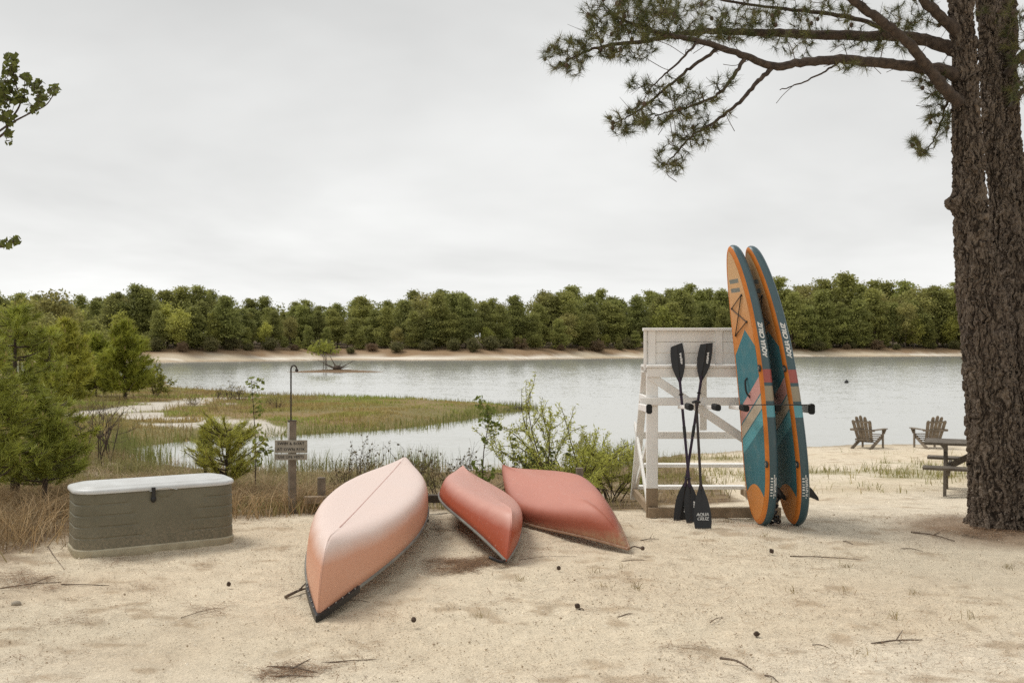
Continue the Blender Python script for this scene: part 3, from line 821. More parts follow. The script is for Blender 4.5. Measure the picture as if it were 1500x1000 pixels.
def canoe(name, label, near, far, beam, depth, mats, sheer=0.13, roll=0.0, plate=True, stem=0.075, flat=0.55, seam=True, rake=0.0, vee=0.0, plan=2.15):
    near = Vector(near); far = Vector(far); ax = (near - far); L = ax.length; ax.normalize()
    yv = Vector((0, 0, 1)).cross(ax).normalized(); zv = ax.cross(yv)
    if roll:
        q = Matrix.Rotation(roll, 3, ax); yv = q @ yv; zv = q @ zv
    mid = (near + far) / 2; rot = Matrix((ax, yv, zv)).transposed()
    t = thing(name, label, 'canoe', tuple(mid)); t.rotation_euler = rot.to_euler()
    g = lambda u: sheer * (1 - abs(u) ** 3.2)                      # gunwale height above the tips' line
    def sect(u, n=15):
        a = abs(u); hw = beam / 2 * max(0.0, 1 - a ** plan) ** 0.97
        e = max(0.0, (a - (1 - stem * 2)) / (stem * 2))  # 0..1 over the curved stem
        top = depth + 0.05 * a ** 4 * (1 - e)
        if rake and u > 0:
            e = max(0.0, (a - (1 - rake)) / rake); kz = g(u) + (top - g(u)) * max(0.0, 1 - e ** 1.75) ** 0.8
        else: kz = g(u) + (top - g(u)) * math.sqrt(max(0.0, 1 - e ** 2.4)) if e > 0 else top
        zg = g(u); pts = []
        px_ = flat + (2.6 - flat) * a ** 2.6; pz = 2.8 - 1.6 * a ** 2
        for k in range(n):
            f = k / (n - 1) * math.pi / 2          # 0 keel, pi/2 gunwale
            y = hw * math.sin(f) ** px_; z = zg + (kz - zg) * (1 - (1 - math.cos(f)) ** pz)
            z += vee * (1 - math.sin(f)) * min(1.0, (1 - a) * 6)
            if k == 0: z += 0.006
            pts.append((y, z))
        return pts
    us = np.concatenate([-1 + 0.16 * np.linspace(0, 1, 14) ** 1.6, np.linspace(-0.84, 0.84, 40)[1:-1], 1 - 0.16 * np.linspace(1, 0, 14) ** 1.6])
    rings = []
    for u in us:
        s = sect(float(u)); x = u * L / 2
        rings.append([(x, -y, z) for y, z in s[::-1]] + [(x, y, z) for y, z in s[1:]])
    mb = MB(); mb.loft(rings, False); me = mb.mesh('hull', ang=55); hull = ob('hull', me, mats[0], t)
    mod = hull.modifiers.new('shell', 'SOLIDIFY'); mod.thickness = 0.007; mod.offset = -1
    for s in (-1, 1):
        gm = MB(); pts = [(u * L / 2, s * (sect(float(u))[-1][0] + 0.004), g(float(u)) + 0.004) for u in us]
        gm.tube(pts, 0.015, 8).build('gunwale', mats[1], t)
    if seam:
        km = MB(); km.tube([(u * L / 2, 0, sect(float(u))[0][1] + 0.001) for u in np.linspace(-0.72, 0.72, 30)], 0.008, 6).build('keel_line', mats[3], t)
    for sgn in (1, -1):
        if sgn == 1 and not plate: continue
        # moulded end cap over the tip
        ue = [1.022, 1.0, 0.985, 0.95, 0.90, 0.85, 0.80] if sgn == 1 else [1.01, 1.0, 0.97, 0.93, 0.90]
        dk = MB(); out = []
        for i, u in enumerate(ue):
            out.append((sgn * u * L / 2, (0.006 if i == 0 else 0.026) + (sect(u)[-1][0] if u < 1 else 0.0)))
        ring = [(x, -w) for x, w in out[::-1]] + [(x, w) for x, w in out]
        if sgn == -1: ring = ring[::-1]
        def gg(x): return g(min(1.0, abs(x) / (L / 2)))
        rr = [[(x, y, gg(x) - 0.024) for x, y in ring], [(x, y, gg(x) + 0.020) for x, y in ring],
              [(x - sgn * 0.012, y - math.copysign(min(0.018, abs(y)), y), gg(x) + 0.026) for x, y in ring]]
        dk.loft(rr, True, True, True); d = dk.build('deck_plate', mats[2], t)
        if sgn == 1:
            rv = MB()
            for u in (0.965, 0.93, 0.895, 0.86, 0.825):
                for s in (-1, 1):
                    rv.ball((u * L / 2, s * (sect(u)[-1][0] + 0.017), g(u) + 0.024), 0.0065, 6, 4)
            rv.build('rivets', M['metal'], d)
    th = MB()
    for u in (-0.45, 0.0, 0.42):
        w = sect(u)[-1][0]; th.bar((u * L / 2, -w, g(u) + 0.01), (u * L / 2, w, g(u) + 0.01), 0.05, 0.02)
    th.build('thwarts', M['dark_wood'], t)
    return t, rot

gun_grey = pmat('grey_vinyl_gunwale', (0.22, 0.21, 0.18), (0.10, 0.10, 0.09), 4, 0.55)
gun_tan = pmat('sandy_gunwale', (0.40, 0.27, 0.18), (0.25, 0.12, 0.08), 9, 0.7, 0.3)
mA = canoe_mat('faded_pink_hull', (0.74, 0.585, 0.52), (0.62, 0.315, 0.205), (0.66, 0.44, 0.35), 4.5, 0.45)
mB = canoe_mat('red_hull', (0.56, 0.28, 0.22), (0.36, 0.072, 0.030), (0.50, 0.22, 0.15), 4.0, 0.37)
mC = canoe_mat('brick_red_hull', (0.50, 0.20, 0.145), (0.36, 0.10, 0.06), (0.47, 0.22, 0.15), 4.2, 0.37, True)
seamA = pmat('keel_line_pink', (0.50, 0.31, 0.27), (0.40, 0.22, 0.18), 5, 0.6)
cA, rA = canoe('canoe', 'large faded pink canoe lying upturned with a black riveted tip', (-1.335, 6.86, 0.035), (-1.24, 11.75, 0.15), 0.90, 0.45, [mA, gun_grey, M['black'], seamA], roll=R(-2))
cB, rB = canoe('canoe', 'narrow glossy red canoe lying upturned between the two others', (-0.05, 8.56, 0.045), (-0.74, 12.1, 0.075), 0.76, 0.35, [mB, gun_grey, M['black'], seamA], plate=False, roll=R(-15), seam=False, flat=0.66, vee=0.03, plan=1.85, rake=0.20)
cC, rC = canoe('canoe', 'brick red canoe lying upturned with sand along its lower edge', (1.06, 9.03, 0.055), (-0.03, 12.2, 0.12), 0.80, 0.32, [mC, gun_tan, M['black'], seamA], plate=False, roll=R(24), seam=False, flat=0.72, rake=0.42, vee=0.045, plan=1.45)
# carrying handle on the red canoe, toggle cord on the brick red one
hb = MB(); hb.tube(spline([(1.80, -0.02, 0.0), (1.845, -0.06, -0.005), (1.87, -0.12, 0.005), (1.84, -0.16, 0.01)], 4), 0.015, 8).build('carry_handle', M['black'], cB)
tg = MB(); tg.tube(spline([(1.72, 0, 0.02), (1.75, 0.03, 0.03), (1.78, 0.06, 0.01), (1.81, 0.07, 0.0)], 4), 0.006, 6); tg.ball((1.82, 0.075, 0.005), 0.020, 8, 6)
tg.build('toggle_cord', M['cone'], cC)

# ------------------------------------------------------------------ lifeguard chair
def lifeguard_chair():
    ox, oy = 2.1, 11.25
    t = thing('lifeguard_chair', 'white painted timber lifeguard stand seen from behind, with padded rack arms', 'lifeguard chair', (ox, oy, 0), 0)
    def l(x, y, z): return (x - ox, y - oy, z)
    WP_ = M['white_paint']
    xL, xR = 1.575, 2.93; yN, yF = 11.2, 12.7
    def bar(name, p, q, w, h, mat=WP_, up=(0, 0, 1), parent=t):
        mb = MB(); return mb.bar(l(*p), l(*q), w, h, up, 0.006).build(name, mat, parent)
    # near legs: painted above, bare below; far legs lean in
    for x, nm in ((xL, 'leg'), (xR, 'leg')):
        lg = bar('leg', (x, yN, 0.30), (x, yN, 1.60), 0.13, 0.05, up=(0, 1, 0))
        bar('leg_foot', (x, yN + 0.003, -0.05), (x, yN + 0.003, 0.30), 0.13, 0.046, M['raw_wood'], (0, 1, 0), lg)
        bar('leg', (x - (0.02 if x == xL else -0.10), yF, -0.05), (x, yN + 0.55, 1.60), 0.09, 0.05, up=(0, 1, 0))
    # skids and ground beams
    bar('skid', (xL - 0.02, yN - 0.02, 0.045), (xL - 0.02, yF + 0.06, 0.045), 0.045, 0.10, M['raw_wood'])
    bar('skid', (xR + 0.02, yN - 0.02, 0.045), (xR + 0.02, yF + 0.06, 0.045), 0.045, 0.10, M['raw_wood'])
    bar('ground_beam', (xL - 0.05, yN - 0.045, 0.03), (xR + 0.08, yN - 0.045, 0.03), 0.045, 0.115, M['raw_wood'])
    # rungs on the lake side
    for k, z in enumerate((0.10, 0.40, 0.80)):
        y = yF - (yF - yN - 0.55) * (z / 1.6)
        bar('rung', (xL - 0.02, y + 0.03, z), (xR + 0.02, y + 0.03, z), 0.14 if k < 2 else 0.05, 0.045 if k < 2 else 0.09)
    # side bracing
    for x in (xL - 0.035, xR + 0.035):
        bar('brace', (x, yN + 0.02, 0.08), (x - 0.0, yF - 0.25, 0.92), 0.03, 0.085)
        bar('brace', (x + 0.03, yF - 0.05, 0.10), (x + 0.03, yN + 0.05, 0.95), 0.03, 0.07)
        bar('side_rail', (x, yN - 0.02, 1.28), (x, yN + 0.72, 1.28), 0.035, 0.09)
    # long diagonal across the back
    bar('brace', (xL - 0.02, yN - 0.028, 1.56), (xR + 0.05, yN - 0.028, 0.60), 0.022, 0.095)
    # seat frame and seat boards
    bar('seat_rail', (xL - 0.06, yN - 0.05, 1.600), (xR + 0.06, yN - 0.05, 1.600), 0.03, 0.105)
    bar('seat_cap', (xL - 0.07, yN - 0.05, 1.668), (xR + 0.07, yN - 0.05, 1.668), 0.09, 0.03)
    for k in range(4):
        y = yN + 0.09 + k * 0.145
        bar('seat_board', (xL - 0.05, y, 1.665), (xR + 0.05, y, 1.665), 0.135, 0.028)
    bar('seat_rail', (xL - 0.05, yN + 0.58, 1.600), (xR + 0.05, yN + 0.58, 1.600), 0.03, 0.10)
    # backrest: three boards, two battens, a cap
    for k in range(3):
        z = 1.75 + k * 0.127
        bar('back_board', (xL - 0.085, yN + 0.03, z), (xR + 0.085, yN + 0.03, z), 0.022, 0.124)
    for x in (xL - 0.00, 2.33):
        bar('batten', (x, yN + 0.008, 1.685), (x, yN + 0.008, 2.065), 0.085, 0.022, up=(0, 1, 0))
    bar('batten', (xL - 0.075, yN + 0.010, 1.62), (xL - 0.075, yN + 0.010, 2.065), 0.035, 0.024, up=(0, 1, 0))
    bar('back_cap', (xL - 0.10, yN + 0.01, 2.082), (xR + 0.10, yN + 0.01, 2.082), 0.10, 0.034)
    bar('strut', (2.26, yN + 0.58, 0.9), (2.26, yN + 0.58, 1.56), 0.085, 0.04, up=(0, 1, 0))
    # rack for boards: rear bar and six padded arms
    bar('rack_bar', (xL - 0.14, yN - 0.050, 1.275), (3.17, yN - 0.050, 1.275), 0.035, 0.09)
    for x, th, y1, z1 in ((1.435, 0.075, 10.42, 1.235), (1.865, 0.042, 10.40, 1.255), (2.15, 0.042, 10.40, 1.25), (2.435, 0.042, 10.36, 1.245), (2.765, 0.042, 10.36, 1.245), (3.135, 0.085, 10.42, 1.235)):
        a = bar('rack_arm', (x, yN - 0.07, 1.215), (x, y1, z1), th * 0.6, th)
        q0 = y1 + (0.02 if th > 0.05 else 0.20)
        pd = MB(); pd.bar(l(x, q0, z1 + 0.001), l(x, y1 - 0.03, z1 + 0.002), 0.058, th + 0.026, bev=0.016).build('foam_pad', M['foam'], a)
    cord = MB(); cord.tube(spline([l(2.39, 10.40, 1.275), l(2.50, 10.09, 1.300), l(2.70, 10.055, 1.303), l(2.95, 10.07, 1.300), l(3.05, 10.2, 1.297), l(3.135, 10.42, 1.292)], 5), 0.0065, 6).build('bungee_cord', M['black'], t)
lifeguard_chair()

# ------------------------------------------------------------------ paddle boards
BL, BW, BT = 2.98, 0.78, 0.125
def rocker(s): return 0.235 * (s / BL) ** 2.5
def board_half(s):
    """half width of the flat deck (inside the round rails) at distance s from the tail"""
    u = np.clip((s - BT / 2) / (BL - BT), 0, 1)
    a = np.where(u < 0.42, np.clip(1 - ((0.42 - u) / 0.42) ** 3.6, 0, 1) ** 0.50, np.clip(1 - ((u - 0.42) / 0.58) ** 2.9, 0, 1) ** 0.62)
    return (BW - BT) / 2 * a

def board_mats():
    d = NT('board_deck_print'); uv = d.n('ShaderNodeUVMap'); sp = d.n('ShaderNodeSeparateXYZ'); d.set(sp.inputs[0], uv.outputs[0])
    s, v = sp.outputs['X'], sp.outputs['Y']      # s metres from the tail, v across (0 near rail .. 0.8 far rail)
    teal, orange, pale = (0.040, 0.150, 0.185), (0.60, 0.235, 0.060), (0.66, 0.42, 0.215)
    q = d.math('ADD', s, d.math('MULTIPLY', v, 0.60))
    def gt(a, b): return d.math('GREATER_THAN', a, b)
    col = d.mix(d.ramp(s, 0.4, 1.4), teal, (0.055, 0.195, 0.235))
    for lo, hi, c in ((1.15, 1.30, (0.11, 0.36, 0.42)), (1.32, 1.46, (0.50, 0.43, 0.33)), (1.48, 1.65, (0.58, 0.30, 0.27))):
        f = d.math('MULTIPLY', gt(q, lo), d.math('LESS_THAN', q, hi)); col = d.mix(f, col, c)
    nose = gt(d.math('SUBTRACT', s, d.math('MULTIPLY', d.math('ABSOLUTE', d.math('SUBTRACT', v, 0.33)), -0.75)), 2.08)
    onose = d.mix(d.ramp(s, 1.95, 2.6), orange, pale)  # orange fades towards the tip, a whitish sheen put into the colour
    col = d.mix(nose, col, onose)
    tail = d.math('LESS_THAN', d.math('ADD', s, d.math('MULTIPLY', d.math('POWER', d.math('ABSOLUTE', d.math('SUBTRACT', v, 0.40)), 2.0), 2.0)), 0.44)
    col = d.mix(tail, col, orange)
    mark = d.math('MULTIPLY', d.math('LESS_THAN', d.math('ABSOLUTE', d.math('SUBTRACT', v, 0.42)), 0.13), d.math('MULTIPLY', gt(s, 2.47), d.math('LESS_THAN', s, 2.66)))
    bars = gt(d.math('SINE', d.math('MULTIPLY', s, 66.0)), 0.1)
    col = d.mix(d.math('MULTIPLY', mark, d.math('MULTIPLY', bars, 0.8)), col, (0.10, 0.17, 0.19))
    w = d.noise(d.coords('Object'), 7, 6, 0.7); col = d.mix(d.ramp(w, 0.5, 0.8, 0, 0.18), col, (0.45, 0.38, 0.30))
    tex = d.n('ShaderNodeTexChecker'); d.set(tex.inputs['Vector'], d.coords('Object', (90, 90, 90))); tex.inputs['Scale'].default_value = 1.0
    d.principled(col, 0.55, d.bump(d.noise(d.coords('Object'), 120, 3), 0.2, 0.003), 0.35)
    r = NT('board_rail_print'); uv = r.n('ShaderNodeUVMap'); sp = r.n('ShaderNodeSeparateXYZ'); r.set(sp.inputs[0], uv.outputs[0]); s = sp.outputs['X']
    col = (0.045, 0.088, 0.105); base = r.mix(r.ramp(s, 0.0, 3.0), (0.028, 0.068, 0.085), (0.068, 0.118, 0.138)); col = base
    for lo, hi, c in ((1.18, 1.31, (0.10, 0.31, 0.37)), (1.345, 1.50, (0.30, 0.26, 0.19)), (1.535, 1.67, (0.34, 0.085, 0.075))):
        f = r.math('MULTIPLY', r.math('GREATER_THAN', s, lo), r.math('LESS_THAN', s, hi)); col = r.mix(f, col, c)
    sc = r.noise(r.coords('Object'), 9, 6, 0.7); col = r.mix(r.ramp(sc, 0.56, 0.8, 0, 0.22), col, (0.35, 0.33, 0.30))
    dots = r.noise(r.coords('Object'), 34, 2, 0.5); col = r.mix(r.ramp(dots, 0.74, 0.77, 0, 0.6), col, (0.5, 0.5, 0.48))
    r.principled(col, 0.36, None, 0.5)
    return d.m, r.m
MD, MR = board_mats()
M['orange'] = pmat('orange_pinline', (0.62, 0.20, 0.030), (0.48, 0.15, 0.022), 6, 0.45)
M['slate'] = pmat('dark_slate_hull', (0.022, 0.030, 0.034), (0.03, 0.04, 0.045), 4, 0.5)

def paddle_board(label, x0, y0, lean, yaw, zoff, black_coil=False):
    t = thing('paddle_board', label, 'paddle board', (x0, y0, zoff), yaw, 'paddle boards on the rack')
    def W3(s, across, nrm):
        """board point: s from tail, across (+ away from camera), nrm (+ deck side, to the left)"""
        c = rocker(s) + lean * s
        return (-(c + nrm), across, s * math.cos(math.atan(lean)) * 1.0)
    S = np.concatenate([BT / 2 + 0.35 * np.linspace(0, 1, 16) ** 1.8, np.linspace(0.42, 2.35, 44), BL - BT / 2 - 0.55 * np.linspace(1, 0, 26)[1:] ** 1.8])
    S = np.unique(np.round(S, 5)); hw = board_half(S)
    # outline loop: near side tail->nose, then far side nose->tail
    out = [(s, -w) for s, w in zip(S, hw)] + [(s, w) for s, w in zip(S[::-1][1:-1], hw[::-1][1:-1])]
    O = np.array(out); n = len(O); tang = np.roll(O, -1, 0) - np.roll(O, 1, 0); tang /= nlen(tang); nr = np.stack([-tang[:, 1] * -1, -tang[:, 0]], 1)
    cen = np.array([BL / 2, 0])
    if ((nr * (O - cen)).sum(1)).mean() < 0: nr = -nr
    def ring(a):
        return [W3(O[i, 0] + nr[i, 0] * BT / 2 * math.cos(a), O[i, 1] + nr[i, 1] * BT / 2 * math.cos(a), BT / 2 * math.sin(a)) for i in range(n)]
    def band(angs, name, mat, extra=None):
        V = []; U = []
        for a in angs:
            V += ring(a); U += [(O[i, 0], O[i, 1] + 0.4) for i in range(n)]
        if extra:
            inset, lift = extra
            V += [W3(O[i, 0] - nr[i, 0] * inset, O[i, 1] - nr[i, 1] * inset, BT / 2 + lift) for i in range(n)]; U += [(O[i, 0], O[i, 1] + 0.4) for i in range(n)]
        k = len(V) // n; Q = [(a * n + i, a * n + (i + 1) % n, (a + 1) * n + (i + 1) % n, (a + 1) * n + i) for a in range(k - 1) for i in range(n)]
        me = np_mesh(name, V, np.array(Q), smooth=True, uv=U); return ob(name, me, mat, t)
    rail = band([R(x) for x in np.linspace(-90, 42, 9)], 'rail', MR)
    band([R(x) for x in (42, 55, 68, 80, 90)], 'pinline', M['orange'], (0.022, 0.0005))
    # deck and bottom sheets
    for nm, nrm, mat in (('deck', BT / 2 + 0.0015, MD), ('bottom', -BT / 2, M['slate'])):
        V = []; U = []; m = 9
        for s, w in zip(S, hw):
            ww = max(w - (0.018 if nm == 'deck' else 0), 0.0)
            for k in range(m):
                y = -ww + 2 * ww * k / (m - 1); V.append(W3(s, y, nrm)); U.append((s, y + 0.4))
        Q = [(a * m + k, a * m + k + 1, (a + 1) * m + k + 1, (a + 1) * m + k) for a in range(len(S) - 1) for k in range(m - 1)]
        me = np_mesh(nm, V, np.array(Q), smooth=True, uv=U); dk = ob(nm, me, mat, t)
        if nm == 'deck': deck = dk
    # lettering along the near rail
    def on_rail(s, off):
        w = float(board_half(np.array([s]))[0]); c = math.sqrt(max(1e-6, (BT / 2) ** 2 - off ** 2))
        return W3(s, -(w + c) - 0.003, off)
    for (txt, s0, size, off) in (('AQUA CRUZ', 1.97, 0.066, 0.0),):
        me = text_mesh(txt, size, 0, 0.0042, 0.25, space=1.0); map_mesh(me, lambda x, y, z: on_rail(s0 + x * 0.92, y + off)); ob('lettering', me, M['white_print'], rail, 'stuff')
    dm = MB(); r2 = np.random.default_rng(3)
    for row, off, s0, k in ((0, 0.022, 0.36, 7), (1, -0.004, 0.34, 12), (2, -0.020, 0.36, 10)):
        for i in range(k):
            s = s0 + i * (0.03 if row == 0 else 0.021); hgt = 0.011 if row == 0 else 0.006; wd = r2.uniform(0.008, 0.017) if row == 0 else r2.uniform(0.006, 0.017)
            dm.add([on_rail(s, off - hgt), on_rail(s + wd, off - hgt), on_rail(s + wd, off + hgt), on_rail(s, off + hgt)], [(0, 1, 2, 3)])
    dm.build('fine_print', M['white_print'], rail, smooth=False)
    # rings and their patches on the deck edge
    for s in (1.68, 0.69):
        w = float(board_half(np.array([s]))[0])
        pt = MB(); pt.loft([[Vector(W3(s + 0.038 * math.cos(a) * q, -w - 0.012 + 0.040 * math.sin(a) * q, BT / 2 - 0.004 + h)) for a in np.linspace(0, 2 * math.pi, 13)[:-1]] for q, h in ((1, 0), (0.95, 0.009), (0.5, 0.012))], True, False, True)
        p = pt.build('ring_patch', M['slate'], t)
        dr = MB(); dr.tube([W3(s + 0.016 * math.cos(a), -w - 0.020 + 0.016 * math.sin(a), BT / 2 + 0.013) for a in np.linspace(0, 2 * math.pi, 13)], 0.0035, 6, False).build('ring', M['metal'], p)
    # bungee cross on the nose
    lug = [(2.44, -0.14), (2.31, 0.20), (2.16, -0.17), (2.02, 0.20)]
    LG = MB()
    for s, y in lug: LG.ball(W3(s, y, BT / 2 + 0.006), 0.014, 8, 4)
    LG.build('lugs', M['black'], deck)
    bc = MB()
    for a, b in ((0, 1), (1, 2), (2, 3), (3, 0)):
        bc.tube([W3(lug[a][0] + (lug[b][0] - lug[a][0]) * k / 4, lug[a][1] + (lug[b][1] - lug[a][1]) * k / 4, BT / 2 + 0.012) for k in range(5)], 0.005, 6)
    bc.build('deck_bungee', M['black'], deck)
    hd = MB(); hd.tube(spline([W3(1.57, 0.02, BT / 2), W3(1.53, 0.015, BT / 2 + 0.03), W3(1.42, 0.0, BT / 2 + 0.035), W3(1.36, -0.005, BT / 2)], 4), 0.010, 6).build('carry_handle', M['black'], deck)
    # fins under the tail
    def fin(s0, y, h, base, th):
        prof = [(0, 0), (base, 0), (base * 0.86, h * 0.35), (base * 0.52, h * 0.70), (base * 0.02, h * 0.98), (-base * 0.16, h), (-base * 0.16, h * 0.93), (base * 0.02, h * 0.60), (base * 0.02, h * 0.3)]
        fm = MB(); rr = []
        for yy in (-th, th): rr.append([W3(s0 + a, y + yy * (1 - 0.7 * b / h), -BT / 2 - b + 0.004) for a, b in prof])
        fm.loft(rr, True, True, True); fm.build('fin', M['black'], t, ang=30)
    fin(0.29, 0.0, 0.22, 0.185, 0.009); fin(0.36, -0.17, 0.09, 0.10, 0.005); fin(0.36, 0.17, 0.09, 0.10, 0.005)
    if black_coil:  # black coiled tube filling the dark gap between the two tails
        lm = MB(); pts = []
        for k in range(70):
            a = k * 0.55; pts.append((0.105 + 0.05 * math.sin(a) + 0.02 * math.sin(k * 0.13), -0.05 + 0.05 * math.cos(a), 0.03 + 0.36 * (1 - k / 69) ** 1.4 + 0.012 * math.sin(k * 1.7)))
        lm.tube([Vector(p) for p in pts], 0.012, 6).build('black_coil', M['black'], t)
    return t
paddle_board('orange and teal paddle board standing upright next to the crossed paddles', 2.665, 10.60, 0.030, R(8), -0.012, True)
paddle_board('second orange and teal paddle board, the one with its fin sticking out beyond the rack', 3.025, 10.60, 0.088, R(7), -0.012)

# ------------------------------------------------------------------ paddles
def blade(mb, base, tip, width, facing, th=0.010, shape=(0.16, 0.55, 0.86, 1.0, 1.0, 0.93), skew=0.0):
    base = Vector(base); tip = Vector(tip); d = tip - base; L = d.length; d.normalize(); n = Vector(facing); n = (n - d * n.dot(d)).normalized(); s = d.cross(n)
    rings = []
    for i, w in enumerate(shape):
        c = base + d * (L * i / (len(shape) - 1)); hw = width / 2 * w
        pr = [(-1, 0), (-0.6, 0.35), (-0.16, 0.5), (0, 1.15), (0.16, 0.5), (0.6, 0.35), (1, 0), (0.6, -0.35), (0, -0.5), (-0.6, -0.35)]
        rings.append([c + s * (hw * a) + n * (th * b) + d * (skew * a * (i / (len(shape) - 1)) ** 3) for a, b in pr])
    mb.loft(rings, True, True, True); return d, s, n

purple = pmat('dark_purple_shaft', (0.030, 0.010, 0.035), (0.02, 0.012, 0.022), 12, 0.35)
def kayak_paddle(label, top, bot):
    top = Vector(top); bot = Vector(bot); mid = (top + bot) / 2
    t = thing('kayak_paddle', label, 'paddle', tuple(bot)); o = bot
    d = (bot - top).normalized(); BLn = 0.42
    a, b = top + d * BLn, bot - d * BLn
    sh = MB(); sh.tube([a - d * 0.05 - o, b + d * 0.05 - o], 0.0155, 10).build('shaft', purple, t)
    fac = Vector((-0.18, -1, 0.1))
    for e0, e1 in ((a, top), (b, bot)):
        mb = MB(); dd, s, n = blade(mb, e0 - o, e1 - o, 0.155, fac, 0.009, (0.2, 0.62, 0.92, 1.0, 0.98, 0.86), 0.02); bl = mb.build('blade', M['black'], t, ang=25)
        sg = 1 if dd.z > 0 else -1
        wm_ = MB(); r2 = np.random.default_rng(9)
        for k in range(7):
            c = (e0 - o) + dd * (0.20 + k * 0.018) + s * (0.036 * sg) + n * 0.0075
            wm_.bar(c, c + dd * 0.012 + s * float(r2.uniform(-0.006, 0.006)), 0.016 + 0.008 * float(r2.uniform()), 0.002, n, 0.0004)
        wm_.build('print', M['white_print'], bl)
    for q in (0.14, ):
        rg = MB(); c = a + d * q - o; rg.tube([c - d * 0.008, c, c + d * 0.008], [0.018, 0.031, 0.018], 12).build('drip_ring', M['black'], t)
        rg = MB(); c = b - d * 0.05 - o; rg.tube([c - d * 0.008, c, c + d * 0.008], [0.018, 0.031, 0.018], 12).build('drip_ring', M['black'], t)
    jm = MB(); c = mid - o; jm.tube([c - d * 0.06, c + d * 0.06], 0.0185, 10).build('ferrule', M['black'], t)
def onground(px, py):
    q = G(px, py); return np.array([q[0], q[1], q[2] + 0.008])
g1 = onground(1015, 766); g2 = onground(996, 763)
kayak_paddle('double-bladed paddle with purple shaft leaning on the white stand, upper blade nearer its post', P(991, 505, 11.10), g1)
kayak_paddle('double-bladed paddle with purple shaft leaning on the white stand, upper blade nearer the boards', P(1035, 503, 11.10), g2)

def board_paddle():
    bot = Vector(onground(1030, 775)); top = Vector(P(1020, 589, 10.62)); d = (bot - top).normalized(); o = bot
    t = thing('board_paddle', 'short single-bladed black paddle with T grip and white lettering on its blade', 'paddle', tuple(bot))
    b = bot - d * 0.46
    sh = MB(); sh.tube([top - o, b + d * 0.06 - o], 0.0145, 10).build('shaft', pmat('brown_black_shaft', (0.035, 0.022, 0.018), (0.02, 0.015, 0.014), 9, 0.35), t)
    s0 = d.cross(Vector((0, -1, 0))).normalized()
    gr = MB(); gr.tube([top - o - s0 * 0.045, top - o - s0 * 0.02 - d * 0.004, top - o - d * 0.008, top - o + s0 * 0.02 - d * 0.004, top - o + s0 * 0.045], [0.011, 0.016, 0.018, 0.016, 0.011], 10).build('grip', M['black'], t)
    mb = MB(); dd, s, n = blade(mb, b - o, bot - o, 0.185, Vector((-0.08, -1, 0.12)), 0.008, (0.14, 0.40, 0.66, 0.85, 0.97, 1.0, 0.90)); bl = mb.build('blade', M['black'], t, ang=25)
    if s.x > 0: sx = s
    else: sx = -s
    for txt, k in (('AQUA', 0.318), ('CRUZ', 0.362)):
        me = text_mesh(txt, 0.044, 0, 0.0022, 0.2, space=1.0); c = b - o + d * k
        map_mesh(me, lambda x, y, z: c + sx * x - d * y + n * (0.0125))
        ob('lettering', me, M['white_print'], bl, 'stuff')
board_paddle()

# ------------------------------------------------------------------ garden chairs by the water
def adirondack(label, px, py, rot):
    p = G(px, py)
    t = thing('adirondack_chair', label, 'chair', tuple(p), rot, 'wooden chairs at the water edge')
    m = M['grey_wood']
    def bar(n, a, b, w, h, up=(0, 0, 1), par=t):
        mb = MB(); return mb.bar(a, b, w, h, up, 0.004).build(n, m, par)
    for s in (-1, 1):
        bar('front_leg', (s * 0.30, 0.33, -0.03), (s * 0.30, 0.33, 0.53), 0.09, 0.03, (1, 0, 0))
        bar('rear_leg', (s * 0.265, 0.36, 0.33), (s * 0.265, -0.48, -0.01), 0.028, 0.11)
        bar('armrest', (s * 0.34, 0.44, 0.545), (s * 0.32, -0.32, 0.545), 0.12, 0.026)
        bar('arm_support', (s * 0.325, 0.33, 0.40), (s * 0.365, 0.36, 0.535), 0.05, 0.03, (0, 1, 0))
    for k in range(5):
        f = k / 4; bar('seat_slat', (-0.29, 0.36 - 0.50 * f, 0.375 - 0.185 * f), (0.29, 0.36 - 0.50 * f, 0.375 - 0.185 * f), 0.10, 0.022)
    for k in range(5):
        q = k - 2; top = 0.95 - 0.035 * q * q; lean = 0.42
        b = Vector((q * 0.092, -0.16, 0.19)); e = Vector((q * 0.122, -0.16 - (top - 0.19) * lean, top))
        d = (e - b); mb = MB(); n = Vector((0, 1, lean)).normalized(); sx = Vector((1, 0, 0))
        rings = []
        for f, w in ((0, 0.040), (0.5, 0.046), (0.90, 0.048), (0.97, 0.038), (1.0, 0.018)):
            c = b + d * f; rings.append([c - sx * w - n * 0.01, c + sx * w - n * 0.01, c + sx * w + n * 0.01, c - sx * w + n * 0.01])
        mb.loft(rings, True, True, True).build('back_slat', m, t)
    for z, w in ((0.25, 0.27), (0.53, 0.36), (0.77, 0.27)):
        y = -0.16 - (z - 0.19) * 0.42 - 0.030
        bar('back_rail', (-w, y, z), (w, y, z), 0.025, 0.055)
adirondack('slatted wooden garden chair at the water edge, angled towards its twin by the table', 1271, 656, R(-44))
adirondack('slatted wooden garden chair at the water edge, partly behind the picnic table', 1362, 656, R(3))

